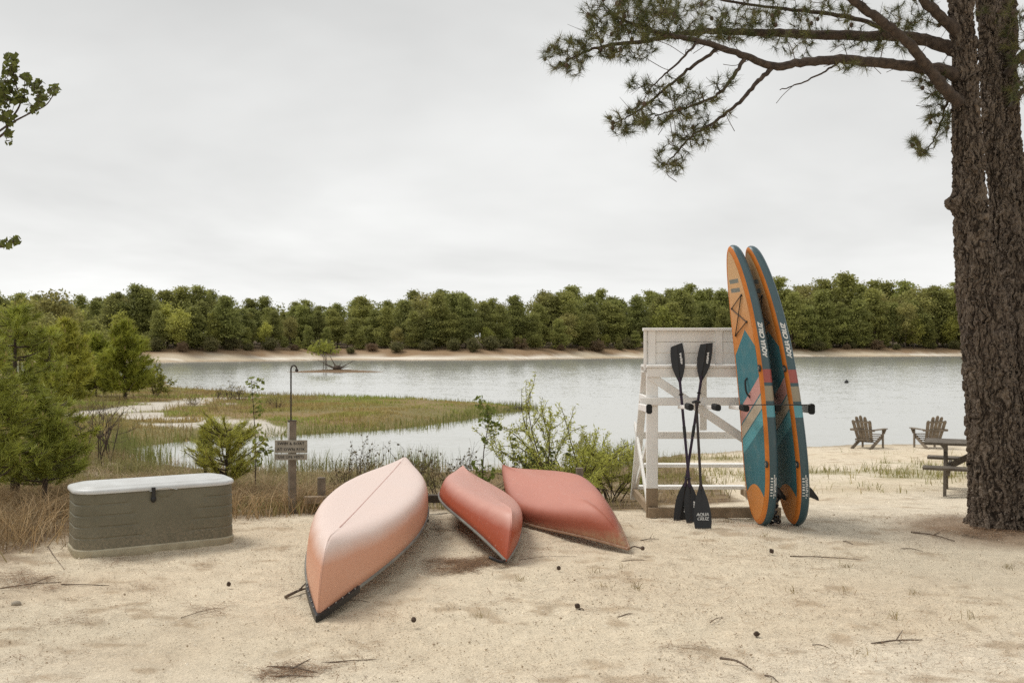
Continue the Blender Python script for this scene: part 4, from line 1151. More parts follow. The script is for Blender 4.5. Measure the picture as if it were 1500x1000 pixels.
# ------------------------------------------------------------------ picnic table
def picnic_table():
    p = G(1386, 716); m = M['dark_wood']
    m = pmat('weathered_table_wood', (0.15, 0.125, 0.095), (0.075, 0.06, 0.045), 8, 0.8, 0.4)
    rot = R(-25); L = 1.85
    t = thing('picnic_table', 'weathered wooden picnic table with benches beside the big pine', 'table', (6.2, 14.93, gz(6.1, 14.6)), rot)
    def bar(n, a, b, w, h, up=(0, 0, 1), par=t):
        mb = MB(); return mb.bar(a, b, w, h, up, 0.005).build(n, m, par)
    for k in range(5):
        y = -0.30 + k * 0.150; bar('top_plank', (0, y, 0.745), (L, y, 0.745), 0.140, 0.038)
    for s in (-1, 1):
        for k in range(2):
            y = s * (0.66 + 0.145 * k); bar('bench_plank', (0, y, 0.435), (L, y, 0.435), 0.135, 0.038)
    for x in (0.28, L - 0.28):
        bar('cross_beam', (x, -0.36, 0.68), (x, 0.36, 0.68), 0.045, 0.09)
        bar('bench_beam', (x + 0.05, -0.78, 0.375), (x + 0.05, 0.78, 0.375), 0.045, 0.09)
        for s in (-1, 1):
            bar('leg', (x, s * 0.22, 0.70), (x, s * 0.56, -0.06), 0.09, 0.045, (1, 0, 0))
    bar('brace', (0.30, 0, 0.37), (0.86, 0, 0.70), 0.045, 0.09); bar('brace', (L - 0.30, 0, 0.37), (L - 0.86, 0, 0.70), 0.045, 0.09)
picnic_table()

# ------------------------------------------------------------------ marker buoy out on the lake
D = (CZ - WZ) * F / (560.5 - HY); bx = (1240 - 750) / F * D
t = thing('marker_buoy', 'small dark round buoy floating alone on the open lake', 'buoy', (bx, D, WZ))
mb = MB(); mb.ball((0, 0, 0.07), 0.17, 14, 9, (1, 1, 0.85)).build('float', M['black'], t)
mb = MB(); mb.tube([(0, 0, 0.2), (0, 0, 0.25), (0.02, 0, 0.27)], [0.03, 0.025, 0.02], 8).build('eye', M['black'], t)

# ------------------------------------------------------------------ the big pine
def bark_mat():
    m = NT('pine_bark'); m.m.displacement_method = 'BOTH'
    def warp(vec, scale, amp):
        dn = m.n('ShaderNodeTexNoise'); m.set(dn.inputs['Vector'], vec); dn.inputs['Scale'].default_value = scale; dn.inputs['Detail'].default_value = 3
        sb = m.n('ShaderNodeVectorMath', operation='SUBTRACT'); m.set(sb.inputs[0], dn.outputs['Color']); sb.inputs[1].default_value = (0.5, 0.5, 0.5)
        sc = m.n('ShaderNodeVectorMath', operation='SCALE'); m.set(sc.inputs[0], sb.outputs[0]); sc.inputs['Scale'].default_value = amp
        ad = m.n('ShaderNodeVectorMath', operation='ADD'); m.set(ad.inputs[0], vec); m.set(ad.inputs[1], sc.outputs[0]); return ad.outputs[0]
    v0 = m.coords('Object', (1, 1, 1)); vw = warp(warp(v0, 4.0, 0.22), 16.0, 0.07)
    mp = m.n('ShaderNodeMapping'); m.set(mp.inputs[0], vw); mp.inputs['Scale'].default_value = (14, 14, 1.7)
    mq = m.n('ShaderNodeMapping'); m.set(mq.inputs[0], vw); mq.inputs['Scale'].default_value = (21, 21, 6)
    fur = m.math('MULTIPLY', m.math('ABSOLUTE', m.math('SUBTRACT', m.noise(mp.outputs[0], 1.0, 2, 0.5), 0.5)), 6.0)   # long winding furrows
    vo = m.n('ShaderNodeTexVoronoi', feature='DISTANCE_TO_EDGE'); m.set(vo.inputs['Vector'], mq.outputs[0]); vo.inputs['Scale'].default_value = 1.0
    vc = m.n('ShaderNodeTexVoronoi', feature='F1'); m.set(vc.inputs['Vector'], mq.outputs[0]); vc.inputs['Scale'].default_value = 1.0
    plate = m.math('MULTIPLY', m.ramp(fur, 0.0, 0.75), m.ramp(vo.outputs['Distance'], 0.0, 0.16, 0.55, 1.0))
    fine = m.noise(m.coords('Object', (1, 1, 0.35)), 60, 5, 0.7); fl = m.noise(m.coords('Object', (30, 30, 70)), 1.0, 3, 0.6)
    cellv = m.n('ShaderNodeSeparateColor'); m.set(cellv.inputs[0], vc.outputs['Color'])
    col = m.mix(m.ramp(cellv.outputs[0], 0, 1), (0.140, 0.106, 0.078), (0.075, 0.055, 0.042))
    col = m.mix(m.ramp(fine, 0.42, 0.70, 0, 0.75), col, (0.30, 0.25, 0.20))
    col = m.mix(m.ramp(plate, 0.05, 0.42, 0.95, 0.0), col, (0.022, 0.016, 0.012))  # dark furrow colour, deepened to stand in for shade between plates
    h = m.math('ADD', m.math('MULTIPLY', plate, m.ramp(cellv.outputs[1], 0, 1, 0.7, 1.2)), m.math('ADD', m.math('MULTIPLY', fine, 0.30), m.math('MULTIPLY', fl, 0.2)))
    m.principled(col, 0.92, None, 0.12)
    d = m.n('ShaderNodeDisplacement'); m.set(d.inputs['Height'], h); d.inputs['Midlevel'].default_value = 0.8; d.inputs['Scale'].default_value = 0.042
    m.t.links.new(d.outputs[0], m.out.inputs['Displacement']); return m.m
M['bark'] = bark_mat()

def trunk_mesh(name, keys, o, nring=150, step=0.014, flare=0.0, knots=()):
    """keys: (px, py, half width in px, depth); a dense tube that the bark displaces"""
    C = np.array([P(k[0], k[1], k[3]) for k in keys]); Rr = np.array([k[2] / F * k[3] for k in keys])
    s = np.concatenate([[0], np.cumsum(nlen(np.diff(C, axis=0))[:, 0])]); n = int(s[-1] / step); t = np.linspace(0, s[-1], n)
    def ip(v):
        # smooth interpolation through the keys
        from numpy import interp
        raw = interp(t, s, v); k = np.ones(41) / 41; pad = np.pad(raw, 20, mode='edge'); return np.convolve(pad, k, 'valid')
    c = np.stack([ip(C[:, i]) for i in range(3)], 1); c[:, 2] = np.interp(t, s, C[:, 2]); r = ip(Rr)
    th = np.linspace(0, 2 * math.pi, nring, endpoint=False); TH, T = np.meshgrid(th, t)
    rad = r[:, None] * (1 + 0.07 * (fbm(np.cos(TH) * 1.5 + 7, np.sin(TH) * 1.5 + T * 0.7, 3, 71) - 0.5) * 2)
    if flare:
        k = np.clip(1 - T / 0.45, 0, 1) ** 2; rad = rad * (1 + flare * k * (0.6 + 0.5 * np.cos(TH * 5 + 0.7) + 0.3 * np.cos(TH * 3)))
    X = c[:, 0:1] + rad * np.cos(TH); Y = c[:, 1:2] + rad * np.sin(TH); Z = c[:, 2:3] + 0 * TH
    for (kz, kth, kr, kh) in knots:
        dd = np.exp(-(((Z - kz) / kr) ** 2 + (((np.angle(np.exp(1j * (TH - kth)))) * 0.3) / kr) ** 2)); X += kh * dd * np.cos(kth); Y += kh * dd * np.sin(kth)
    V = np.stack([X, Y, Z], -1).reshape(-1, 3) - o; m = n
    i = np.arange(m - 1)[:, None] * nring; j = np.arange(nring)[None]; j2 = (j + 1) % nring
    Q = np.stack([i + j, i + j2, i + nring + j2, i + nring + j], -1).reshape(-1, 4)
    return np_mesh(name, V, Q, smooth=True)

def big_pine():
    r = np.random.default_rng(23); base = P(1462, 775, 10.35); g = gz(base[0], base[1]); o = np.array([base[0], base[1], g])
    t = thing('pine_tree', 'big rough-barked pine with several trunks and a long spreading limb', 'tree', tuple(o))
    kz = CZ - (298 - HY) / F * 10.3
    ob('trunk', trunk_mesh('trunk', [(1465, 800, 46, 10.3), (1465, 760, 43, 10.3), (1461, 690, 40, 10.3), (1455, 600, 37, 10.3), (1444, 500, 34, 10.3), (1431, 400, 29, 10.3), (1421, 300, 22, 10.3), (1417, 200, 20, 10.3), (1413, 100, 17, 10.3), (1408, 0, 16, 10.3), (1400, -150, 14, 10.3), (1394, -400, 12, 10.3), (1397, -650, 7, 10.3)], o, flare=0.55, knots=((kz, math.pi * 1.02, 0.085, 0.115), (kz + 0.02, math.pi * 1.3, 0.10, 0.03))), M['bark'], t)
    ob('trunk', trunk_mesh('trunk', [(1507, 795, 46, 10.65), (1505, 740, 42, 10.65), (1498, 600, 35, 10.65), (1485, 450, 28, 10.7), (1469, 300, 18, 10.8), (1456, 200, 15, 10.8), (1447, 100, 12, 10.9), (1444, 0, 12, 10.9), (1449, -200, 11, 10.95), (1464, -520, 11, 11.0)], o, nring=120, step=0.018, flare=0.15), M['bark'], t)
    ob('trunk', trunk_mesh('trunk', [(1557, 790, 43, 11.1), (1552, 700, 39, 11.1), (1540, 560, 34, 11.1), (1522, 420, 29, 11.1), (1498, 330, 23, 11.1), (1484, 250, 16, 11.1), (1479, 200, 14, 11.1), (1473, 100, 15, 11.1), (1472, 0, 15, 11.1), (1492, -200, 12, 11.2), (1522, -480, 10, 11.3)], o, nring=110, step=0.018, flare=0.15), M['bark'], t)
    nodes = []; nrad = []
    def limb(keys, r0, r1, name='limb', n=9, wob=0.005):
        pts = spline([P(*k) for k in keys], 7); k = len(pts)
        pts = [p + r.normal(size=3) * wob * (0.3 if i in (0,) else 1) for i, p in enumerate(pts)]
        rd = [(r0 + (r1 - r0) * (i / (k - 1)) ** 0.85) * r.uniform(0.93, 1.07) for i in range(k)]
        mb = MB(); mb.tube([Vector(p - o) for p in pts], rd, n).build(name, M['branch'], t, ang=80)
        for p, q in zip(pts[3:], rd[3:]): nodes.append(p); nrad.append(q)
    limb([(1412, 118, 10.3), (1385, 104, 10.25), (1340, 98, 10.15), (1290, 92, 10.05), (1230, 87, 9.95), (1180, 91, 9.85), (1133, 97, 9.8), (1090, 82, 9.7), (1050, 68, 9.65), (1010, 58, 9.6), (965, 48, 9.6), (925, 35, 9.6), (890, 18, 9.6)], 0.070, 0.012)
    limb([(1410, 80, 10.35), (1380, 66, 10.4), (1330, 54, 10.5), (1250, 52, 10.55), (1180, 50, 10.6), (1110, 48, 10.6), (1050, 46, 10.6), (1000, 50, 10.55), (950, 60, 10.5), (900, 66, 10.5), (862, 74, 10.5), (832, 88, 10.5)], 0.076, 0.008)
    limb([(1405, 150, 10.2), (1382, 128, 10.1), (1358, 98, 10.0), (1335, 68, 9.9), (1300, 38, 9.8), (1262, 10, 9.75), (1225, -20, 9.7), (1160, -70, 9.6)], 0.066, 0.034)
    limb([(1133, 97, 9.8), (1108, 122, 9.75), (1083, 150, 9.7), (1050, 176, 9.7), (1015, 198, 9.65), (992, 222, 9.65), (974, 244, 9.6)], 0.026, 0.006, 'limb', 7)
    limb([(1092, 84, 9.7), (1074, 112, 9.65), (1052, 138, 9.6), (1022, 152, 9.6), (985, 163, 9.6), (960, 170, 9.55)], 0.022, 0.006, 'limb', 7)
    limb([(1052, 72, 9.65), (1012, 100, 9.7), (975, 130, 9.75), (945, 155, 9.75), (918, 172, 9.75), (896, 182, 9.75)], 0.020, 0.005, 'limb', 7)
    limb([(1022, 62, 9.6), (990, 95, 9.5), (962, 120, 9.5), (945, 140, 9.45)], 0.014, 0.004, 'limb', 6)
    limb([(1228, 92, 9.95), (1203, 108, 9.85), (1168, 124, 9.8), (1143, 132, 9.75)], 0.013, 0.005, 'limb', 6)
    limb([(1415, 60, 10.3), (1378, 25, 10.2), (1345, -10, 10.1), (1320, -60, 10.0)], 0.07, 0.035)
    limb([(1330, 54, 10.5), (1260, 30, 10.7), (1200, 18, 10.8), (1130, 12, 10.9), (1060, 0, 10.9), (1010, -15, 10.9)], 0.03, 0.010)
    limb([(1475, 110, 10.9), (1500, 78, 10.8), (1540, 60, 10.7), (1600, 45, 10.5)], 0.05, 0.02)
    limb([(1480, 160, 10.9), (1505, 128, 10.9), (1560, 118, 10.9)], 0.04, 0.015)
    limb([(1405, 130, 10.35), (1388, 150, 10.5), (1378, 180, 10.6), (1366, 208, 10.65), (1352, 222, 10.65)], 0.02, 0.005, 'limb', 6)
    # unseen crown above the frame
    for a in range(14):
        an = r.uniform(0, 2 * math.pi); z0 = r.uniform(5.6, 8.6); L = r.uniform(1.2, 2.6) * (9.6 - z0) / 3.2
        q = np.array([base[0] - 0.45, base[1], z0]); e = q + np.array([math.cos(an) * L, math.sin(an) * L, 0.25 * L])
        pts = spline([q, (q + e) / 2 + (0, 0, -0.1), e], 6); MB().tube([Vector(p - o) for p in pts], list(np.linspace(0.05, 0.012, len(pts))), 7).build('limb', M['branch'], t, ang=80)
        for p in pts[4:]: nodes.append(p); nrad.append(0.012)
    # tufts: clusters given by where foliage shows; each twig grows from the nearest wood
    cl = [(895, 22, 34, 26, 62, 9.6), (945, 25, 36, 28, 60, 9.65), (830, 82, 24, 22, 46, 10.5), (985, 32, 34, 22, 36, 9.8), (1035, 38, 40, 20, 34, 10.2), (880, 62, 24, 18, 24, 10.4), (925, 70, 26, 16, 22, 10.3),
          (1090, 40, 36, 18, 28, 10.5), (1150, 36, 40, 18, 30, 10.6), (1215, 28, 36, 20, 24, 10.7), (1270, 60, 36, 14, 14, 10.5), (1160, 72, 30, 14, 10, 10.5), (1310, 45, 28, 26, 22, 10.6), (1350, 25, 26, 26, 22, 10.4), (1250, 98, 20, 8, 7, 9.9),
          (1365, 125, 22, 24, 26, 10.65), (1375, 170, 14, 26, 26, 10.65), (1355, 212, 18, 14, 16, 10.65), (1000, 130, 24, 16, 16, 9.6), (960, 165, 30, 14, 26, 9.65), (918, 178, 24, 12, 22, 9.75), (1030, 165, 30, 18, 22, 9.65), (1010, 198, 24, 16, 22, 9.65), (985, 232, 18, 14, 16, 9.62),
          (1060, 125, 14, 16, 8, 9.65), (945, 130, 22, 16, 12, 9.6), (1490, 105, 18, 30, 24, 10.8), (1490, 40, 20, 30, 20, 10.8), (1440, 30, 30, 20, 8, 11.1), (1010, 5, 40, 14, 24, 10.6), (1120, 5, 44, 12, 22, 10.8), (1230, -10, 40, 18, 14, 9.9)]
    tg = []
    for px, py, rx, ry, n, D in cl:
        for k in range(int(n * 1.55)):
            a = r.uniform(0, 2 * math.pi); q = math.sqrt(r.uniform()); tg.append(P(px + rx * q * math.cos(a) * 1.45, py + ry * q * math.sin(a) * 1.4, D + r.normal() * 0.22))
    for k in range(420):                       # the crown out of frame
        n_ = nodes[-1 - int(r.integers(0, 14 * 8))]; tg.append(n_ + r.normal(size=3) * (0.28, 0.28, 0.18))
    tg = np.array(tg); tips = []; dirs = []; tw = MB()
    N0 = np.array(nodes); dist = np.array([np.min(np.linalg.norm(N0 - q, axis=1)) for q in tg]); cones = []
    for q in tg[np.argsort(dist)]:
        A = np.array(nodes); dd = np.linalg.norm(A - q, axis=1) ; i = int(np.argmin(dd)); b = A[i]; L = dd[i]
        if L < 0.02 or L > 0.75: continue
        mid = (b + q) / 2 + r.normal(size=3) * 0.10 * L + (0, 0, -0.05 * L)
        r0 = min(nrad[i] * 0.7, 0.0045 + 0.006 * L); pts = spline([b, mid, q], 3)
        tw.tube([Vector(p - o) for p in pts], list(np.linspace(max(r0, 0.0035), 0.003, len(pts))), 4, cap=False)
        for p in pts[2:]: nodes.append(p); nrad.append(max(r0 * 0.8, 0.0035))
        d = pts[-1] - pts[-3]; d = d / (np.linalg.norm(d) + 1e-9) + (0, 0, 0.25); tips.append(q - o); dirs.append(d / np.linalg.norm(d))
        if r.uniform() < 0.10: cones.append(pts[-3] - o + r.normal(size=3) * 0.015)
        # short bare spurs
        if r.uniform() < 0.35:
            e = mid + r.normal(size=3) * 0.07; tw.tube([Vector(mid - o), Vector(e - o)], [0.003, 0.0018], 3, cap=False)
    for k in range(60):                         # bare twigs
        i = int(r.integers(0, len(N0))); b = N0[i]; e = b + r.normal(size=3) * (0.16, 0.12, 0.12) + (-0.06, 0, -0.05); m_ = (b + e) / 2 + r.normal(size=3) * 0.03
        tw.tube([Vector(p - o) for p in spline([b, m_, e], 3)], 0.0032, 4, cap=False)
    tw.build('twigs', M['twig'], t, ang=80, kind='stuff')
    L = Leaves(); tips = np.array(tips); dirs = np.array(dirs); half = len(tips) // 2
    idx = r.permutation(len(tips))
    for part_, col in ((idx[:half], (0.085, 0.100, 0.032)), (idx[half:], (0.150, 0.150, 0.048))):
        L.add(needles(tips[part_], dirs[part_], 40, 0.115, 0.0042, r, 0.75, 0.08), col, r, 0.35)
    ob('needles', L.mesh('needles'), M['needle'], t, kind='stuff')
    cm = MB()
    for c in cones: cm.ball(c, 0.021, 7, 5, (1, 1, 1.25))
    cm.build('cones', M['cone'], t, kind='stuff')
big_pine()

# ------------------------------------------------------------------ leafy branch reaching in from the left
def left_tree():
    r = np.random.default_rng(31); D = 7.4; x0 = -5.35; o = np.array([x0, D, gz(x0, D)])
    t = thing('broadleaf_tree', 'young leafy tree whose thin leafy boughs reach in above the storage box', 'tree', tuple(o))
    MB().tube([Vector((0, 0, -0.3)), Vector((0.05, 0, 1.5)), Vector((0.0, 0.05, 3.0)), Vector((0.1, 0, 5.2))], [0.13, 0.11, 0.09, 0.03], 10).build('trunk', M['branch'], t)
    nodes = []; B = MB()
    def bough(keys, r0, r1, start):
        pts = spline([start] + [P(*k) - o for k in keys], 6); B.tube([Vector(p) for p in pts], list(np.linspace(r0, r1, len(pts))), 6)
        nodes.extend(pts[4:])
    bough([(-70, 235, D), (0, 200, D), (14, 178, D), (30, 150, D), (22, 120, D), (18, 90, D)], 0.012, 0.003, np.array([0.02, 0, 2.6]))
    bough([(-40, 215, D), (14, 182, D), (40, 168, D), (66, 155, D), (78, 140, D)], 0.010, 0.003, np.array([0.02, 0, 2.65]))
    bough([(-70, 375, D), (0, 362, D), (22, 353, D)], 0.008, 0.003, np.array([0.03, 0, 1.9]))
    cl = [(16, 95, 10, 16, 32), (10, 120, 14, 16, 40), (20, 140, 16, 12, 30), (40, 118, 8, 10, 16), (56, 128, 8, 14, 24), (60, 145, 8, 10, 16), (78, 132, 7, 8, 14), (48, 160, 10, 6, 14), (34, 142, 8, 10, 14), (12, 175, 12, 8, 20), (12, 200, 7, 9, 12), (4, 150, 10, 26, 34), (10, 358, 9, 6, 12), (22, 353, 6, 5, 10), (-30, 130, 24, 60, 120), (-60, 220, 40, 40, 90), (-40, 365, 24, 14, 40)]
    tg = []
    for px, py, rx, ry, n in cl:
        for k in range(int(n * 1.7)):
            a = r.uniform(0, 6.28); q = math.sqrt(r.uniform()); tg.append(P(px + rx * q * math.cos(a), py + ry * q * math.sin(a), D + r.normal() * 0.07) - o)
    for k in range(900):
        q = r.normal(size=3); q /= np.linalg.norm(q); tg.append(np.array([-0.5, 0.2, 4.2]) + q * (1.0, 1.0, 1.3) * r.uniform(0.5, 1))
    tg = np.array(tg); N0 = np.array(nodes)
    for q in tg[:800:2]:
        A = np.array(nodes); i = int(np.argmin(np.linalg.norm(A - q, axis=1))); b = A[i]
        if np.linalg.norm(b - q) < 0.012: continue
        B.tube([Vector(b), Vector((b + q) / 2 + (0, 0, 0.006)), Vector(q)], [0.003, 0.0024, 0.0016], 4, cap=False); nodes.append((b + q) / 2); nodes.append(q)
    B.build('boughs', M['twig'], t)
    L = Leaves(); L.add(leaf_quads(tg + r.normal(size=tg.shape) * 0.008, r.uniform(0.018, 0.036, len(tg)), r=r, aspect=1.5), (0.15, 0.17, 0.045), r, 0.35)
    ob('leaves', L.mesh('leaves'), M['leaf'], t, kind='stuff')
left_tree()

# ------------------------------------------------------------------ young pines
def young_pine(name, label, pos, h, spread, seed, nlong=0.13, dens=1.0, tone=(0.085, 0.105, 0.030), candles=True, crown0=0.12, group=None, width=0.0055, cat='tree', lean=(0, 0), taper=0.82, rise=0.0):
    r = np.random.default_rng(seed); t = thing(name, label, cat, tuple(pos), r.uniform(0, 6), group)
    tone = (2.85 * tone[0], 2.5 * tone[1], 1.6 * tone[2]); tr = MB(); ax = lambda z: np.array([lean[0] * (z / h) ** 1.5, lean[1] * (z / h) ** 1.5, z])
    tr.tube([Vector(ax(z) - (0, 0, 0.15 if z == 0 else 0)) for z in np.linspace(0, h, 8)], list(np.linspace(0.022 * h + 0.008, 0.006, 8)), 8).build('trunk', M['branch'], t)
    br = MB(); tips = []; dirs = []; cand = []
    nw = int(7 + h * 3.2)
    for w in range(nw):
        u = (w + 0.5) / nw; z = h * (crown0 + (1 - crown0) * u)
        for k in range(int(r.integers(4, 7))):
            a = r.uniform(0, 6.28); L = spread * (1 - taper * u ** 1.25) * r.uniform(0.6, 1.15) * (0.75 + 0.25 * min(1, u * 4))
            b = ax(z) + (0, 0, r.uniform(-0.05, 0.05) * h / 3); d = np.array([math.cos(a), math.sin(a), r.uniform(-0.1, 0.25) + rise])
            e = b + d * L + (0, 0, 0.18 * L); pts = spline([b, b + d * L * 0.55, e], 4)
            br.tube([Vector(p) for p in pts], list(np.linspace(0.010 + 0.004 * L, 0.004, len(pts))), 5, cap=False)
            m = max(2, int((3 + 7 * L / max(spread, 0.4)) * dens))
            for j in range(m):
                f = r.uniform(0.35, 1.0); p = b + (e - b) * f + r.normal(size=3) * 0.10 * L * (1.2 - f); dd = d * 0.7 + (0, 0, 0.55) + r.normal(size=3) * 0.35
                br.tube([Vector(b + (e - b) * max(0.2, f - 0.18)), Vector(p)], [0.005, 0.003], 3, cap=False)
                tips.append(p); dirs.append(dd / np.linalg.norm(dd))
            tips.append(e); dirs.append((d + (0, 0, 0.8)) / np.linalg.norm(d + (0, 0, 0.8))); cand.append(e)
    tips.append(ax(h)); dirs.append(np.array([0, 0, 1.0])); cand.append(ax(h))
    br.build('branches', M['twig'], t, ang=80, kind='stuff')
    tips = np.array(tips); dirs = np.array(dirs); L = Leaves(); idx = r.permutation(len(tips)); k = len(idx) // 2
    per = int(26); width *= 1.6
    for pp, c in ((idx[:k], tone), (idx[k:], tuple(q * 1.45 for q in tone))):
        L.add(needles(tips[pp], dirs[pp], per, nlong, width, r, 0.55, nlong * 0.9), c, r, 0.35)
    if candles:
        cand = np.array(cand); cand = np.repeat(cand[r.uniform(size=len(cand)) < 0.45], 2, 0); n = len(cand)
        V, Fc = needles(cand + r.normal(size=(n, 3)) * 0.012, np.tile([[0, 0, 1.0]], (n, 1)), 2, nlong * 0.62, width * 1.7, r, 0.10)
        L.add((V, Fc), (0.36, 0.29, 0.12), r, 0.2)
    ob('needles', L.mesh('needles'), M['needle'], t, kind='stuff'); return t

def at(px, D):
    x = (px - 750) / F * D; return (x, D, gz(x, D) - 0.02)
def htop(px, top, D): return CZ - (top - HY) / F * D - at(px, D)[2]
young_pine('pine_tree', 'tall young pine, the largest of those by the storage box', at(22, 12.9), htop(22, 448, 12.9), 1.05, 41, 0.15, 1.25, crown0=0.10)
young_pine('pine_tree', 'short dark young pine right behind the storage box corner', at(66, 11.9), htop(66, 580, 11.9), 0.55, 42, 0.13, 1.2, crown0=0.24)
young_pine('pine_tree', 'slim young pine on the duff behind the storage box', at(-18, 11.2), htop(-18, 500, 11.2), 0.75, 43, 0.14, 1.2, crown0=0.2)
young_pine('pine_tree', 'young pine with pale candles beside the tallest of the near pines', at(72, 15.5), htop(72, 478, 15.5), 0.85, 44, 0.15, 1.2, tone=(0.105, 0.125, 0.035))
young_pine('pine_tree', 'bushy round pine with orange tips standing by the white sand', at(183, 46), htop(183, 473, 46), 1.75, 45, 0.36, 1.5, tone=(0.095, 0.118, 0.03), width=0.024, crown0=0.10)
young_pine('pine_tree', 'bushy pine close behind the round one by the white sand', at(140, 49), htop(140, 490, 49), 1.5, 46, 0.36, 1.4, tone=(0.10, 0.125, 0.034), width=0.024, crown0=0.10)
young_pine('pine_tree', 'dense pine behind the young pines, well back on the left-hand land', at(95, 40), htop(95, 470, 40), 1.6, 47, 0.34, 1.4, tone=(0.12, 0.14, 0.04), width=0.022)
young_pine('pine_tree', 'small spreading pine seedling growing just behind the storage box', at(332, 13.2), htop(332, 607, 13.2) * 0.86, 0.55, 48, 0.13, 0.75, tone=(0.115, 0.125, 0.040), crown0=0.3, width=0.0036, taper=0.45, rise=0.35)
young_pine('pine_tree', 'thin pine sapling at the edge of the small pool', at(301, 14.0), htop(301, 622, 14.0), 0.16, 49, 0.10, 0.5, tone=(0.12, 0.13, 0.045), crown0=0.5, candles=False)

# ------------------------------------------------------------------ shrubs and saplings
def shrub(name, label, pos, h, spread, seed, stems=6, leaf=0.03, nleaf=900, tone=(0.17, 0.19, 0.05), fork=3, droop=0.0, leafy=(0.4, 1.0), aspect=0.8, group=None, cat='shrub', stemr=0.008, lean=(0, 0), top_only=False):
    r = np.random.default_rng(seed); t = thing(name, label, cat, tuple(pos), 0, group); B = MB(); ends = []
    def grow(b, d, L, rad, depth):
        n = 4; pts = [b]; dd = d.copy()
        for k in range(n):
            dd = dd + r.normal(size=3) * 0.13 + (0, 0, -droop); dd /= np.linalg.norm(dd); pts.append(pts[-1] + dd * L / n)
        B.tube([Vector(p) for p in pts], list(np.linspace(rad, rad * 0.55, n + 1)), 5 if rad > 0.006 else 4, cap=False)
        for a, c in zip(pts[:-1], pts[1:]): ends.append((a, c, depth))
        if depth > 0:
            for k in range(int(r.integers(2, fork + 1))):
                q = pts[int(r.integers(2, n + 1))]; nd = dd + r.normal(size=3) * 0.55 + (0, 0, 0.1); nd /= np.linalg.norm(nd); grow(q, nd, L * r.uniform(0.55, 0.8), rad * 0.55, depth - 1)
    for s in range(stems):
        a = r.uniform(0, 6.28); d = np.array([math.cos(a) * spread / h + lean[0], math.sin(a) * spread / h + lean[1], 1.0]) * 1.0; d = d * (r.uniform(0.3, 1.0), r.uniform(0.3, 1.0), 1); d /= np.linalg.norm(d)
        grow(np.array([r.normal() * 0.04, r.normal() * 0.04, -0.05]), d, h * r.uniform(0.42, 0.6), stemr, 2)
    B.build('stems', M['twig'], t, ang=80)
    if nleaf:
        seg = [e for e in ends if e[2] <= 1]; S = np.array([e[0] for e in seg]); E = np.array([e[1] for e in seg])
        i = r.integers(0, len(S), nleaf); c = S[i] + (E[i] - S[i]) * r.uniform(0, 1, (nleaf, 1)) + r.normal(size=(nleaf, 3)) * leaf * 0.7
        zmax = c[:, 2].max(); keep = c[:, 2] > zmax * leafy[0]; c = c[keep]
        L = Leaves(); L.add(leaf_quads(c, r.uniform(0.6, 1.2, len(c)) * leaf, r=r, aspect=aspect), tone, r, 0.35)
        ob('leaves', L.mesh('leaves'), M['leaf'], t, kind='stuff')
    return t

def sapling(label, keys, D, seed, clusters, leaf=0.035, tone=(0.19, 0.22, 0.05)):
    """a thin stem through photo points with leaf bunches where they show"""
    r = np.random.default_rng(seed); p0 = np.array(at(keys[0][0], D)); pts = spline([p0] + [P(k[0], k[1], D) for k in keys[1:]], 6)
    t = thing('sapling', label, 'sapling', tuple(p0)); B = MB(); B.tube([Vector(p - p0) for p in pts], list(np.linspace(0.009, 0.003, len(pts))), 6)
    tg = []
    for px, py, rx, ry, n in clusters:
        for k in range(n):
            a = r.uniform(0, 6.28); q = math.sqrt(r.uniform()); tg.append(P(px + rx * q * math.cos(a), py + ry * q * math.sin(a), D + r.normal() * 0.05) - p0)
    tg = np.array(tg); A = np.array(pts) - p0
    for q in tg[::3]:
        b = A[int(np.argmin(np.linalg.norm(A - q - (0, 0, -0.04), axis=1)))]; B.tube([Vector(b), Vector((b + q) / 2), Vector(q)], [0.003, 0.0022, 0.0015], 4, cap=False)
    B.build('stem', M['twig'], t)
    L = Leaves(); L.add(leaf_quads(tg, r.uniform(0.6, 1.15, len(tg)) * leaf, r=r, aspect=1.5), tone, r, 0.35); ob('leaves', L.mesh('leaves'), M['leaf'], t, kind='stuff')
sapling('slender sapling with bunches of fresh leaves between the two red canoes', [(706, 700), (708, 670), (712, 640), (716, 610), (704, 588)], 12.9, 61, [(702, 588, 8, 9, 22), (714, 602, 13, 10, 40), (712, 618, 11, 9, 26), (726, 628, 9, 14, 30), (709, 645, 7, 6, 10), (712, 690, 14, 14, 46), (700, 680, 10, 8, 14)])
sapling('thin leafy sapling standing in front of the spit near the notice post', [(374, 700), (374, 650), (372, 610), (370, 580), (368, 556)], 14.2, 62, [(368, 560, 7, 9, 16), (381, 563, 8, 10, 20), (372, 582, 8, 7, 12), (374, 603, 8, 12, 22), (383, 595, 5, 9, 12), (378, 630, 10, 10, 24), (385, 655, 16, 16, 56), (372, 675, 12, 12, 26)], tone=(0.24, 0.27, 0.06))
shrub('shrub', 'leafy green shrub at the water edge behind the brick red canoe', at(778, 13.6), 0.98, 0.5, 63, 7, 0.035, 520, (0.15, 0.17, 0.05), aspect=1.4, leafy=(0.25, 1))
shrub('shrub', 'tall airy willow with yellow green leaves behind the brick red canoe', at(826, 13.6), 1.6, 2.3, 64, 13, 0.033, 9500, (0.42, 0.44, 0.10), fork=4, aspect=0.42, leafy=(0.22, 1), stemr=0.016, lean=(0.12, 0))
shrub('shrub', 'dense yellow green bush beside the white stand', at(895, 14.2), 1.15, 1.2, 65, 13, 0.033, 6500, (0.36, 0.36, 0.08), aspect=0.42, leafy=(0.12, 1), stemr=0.011, lean=(0.10, 0))
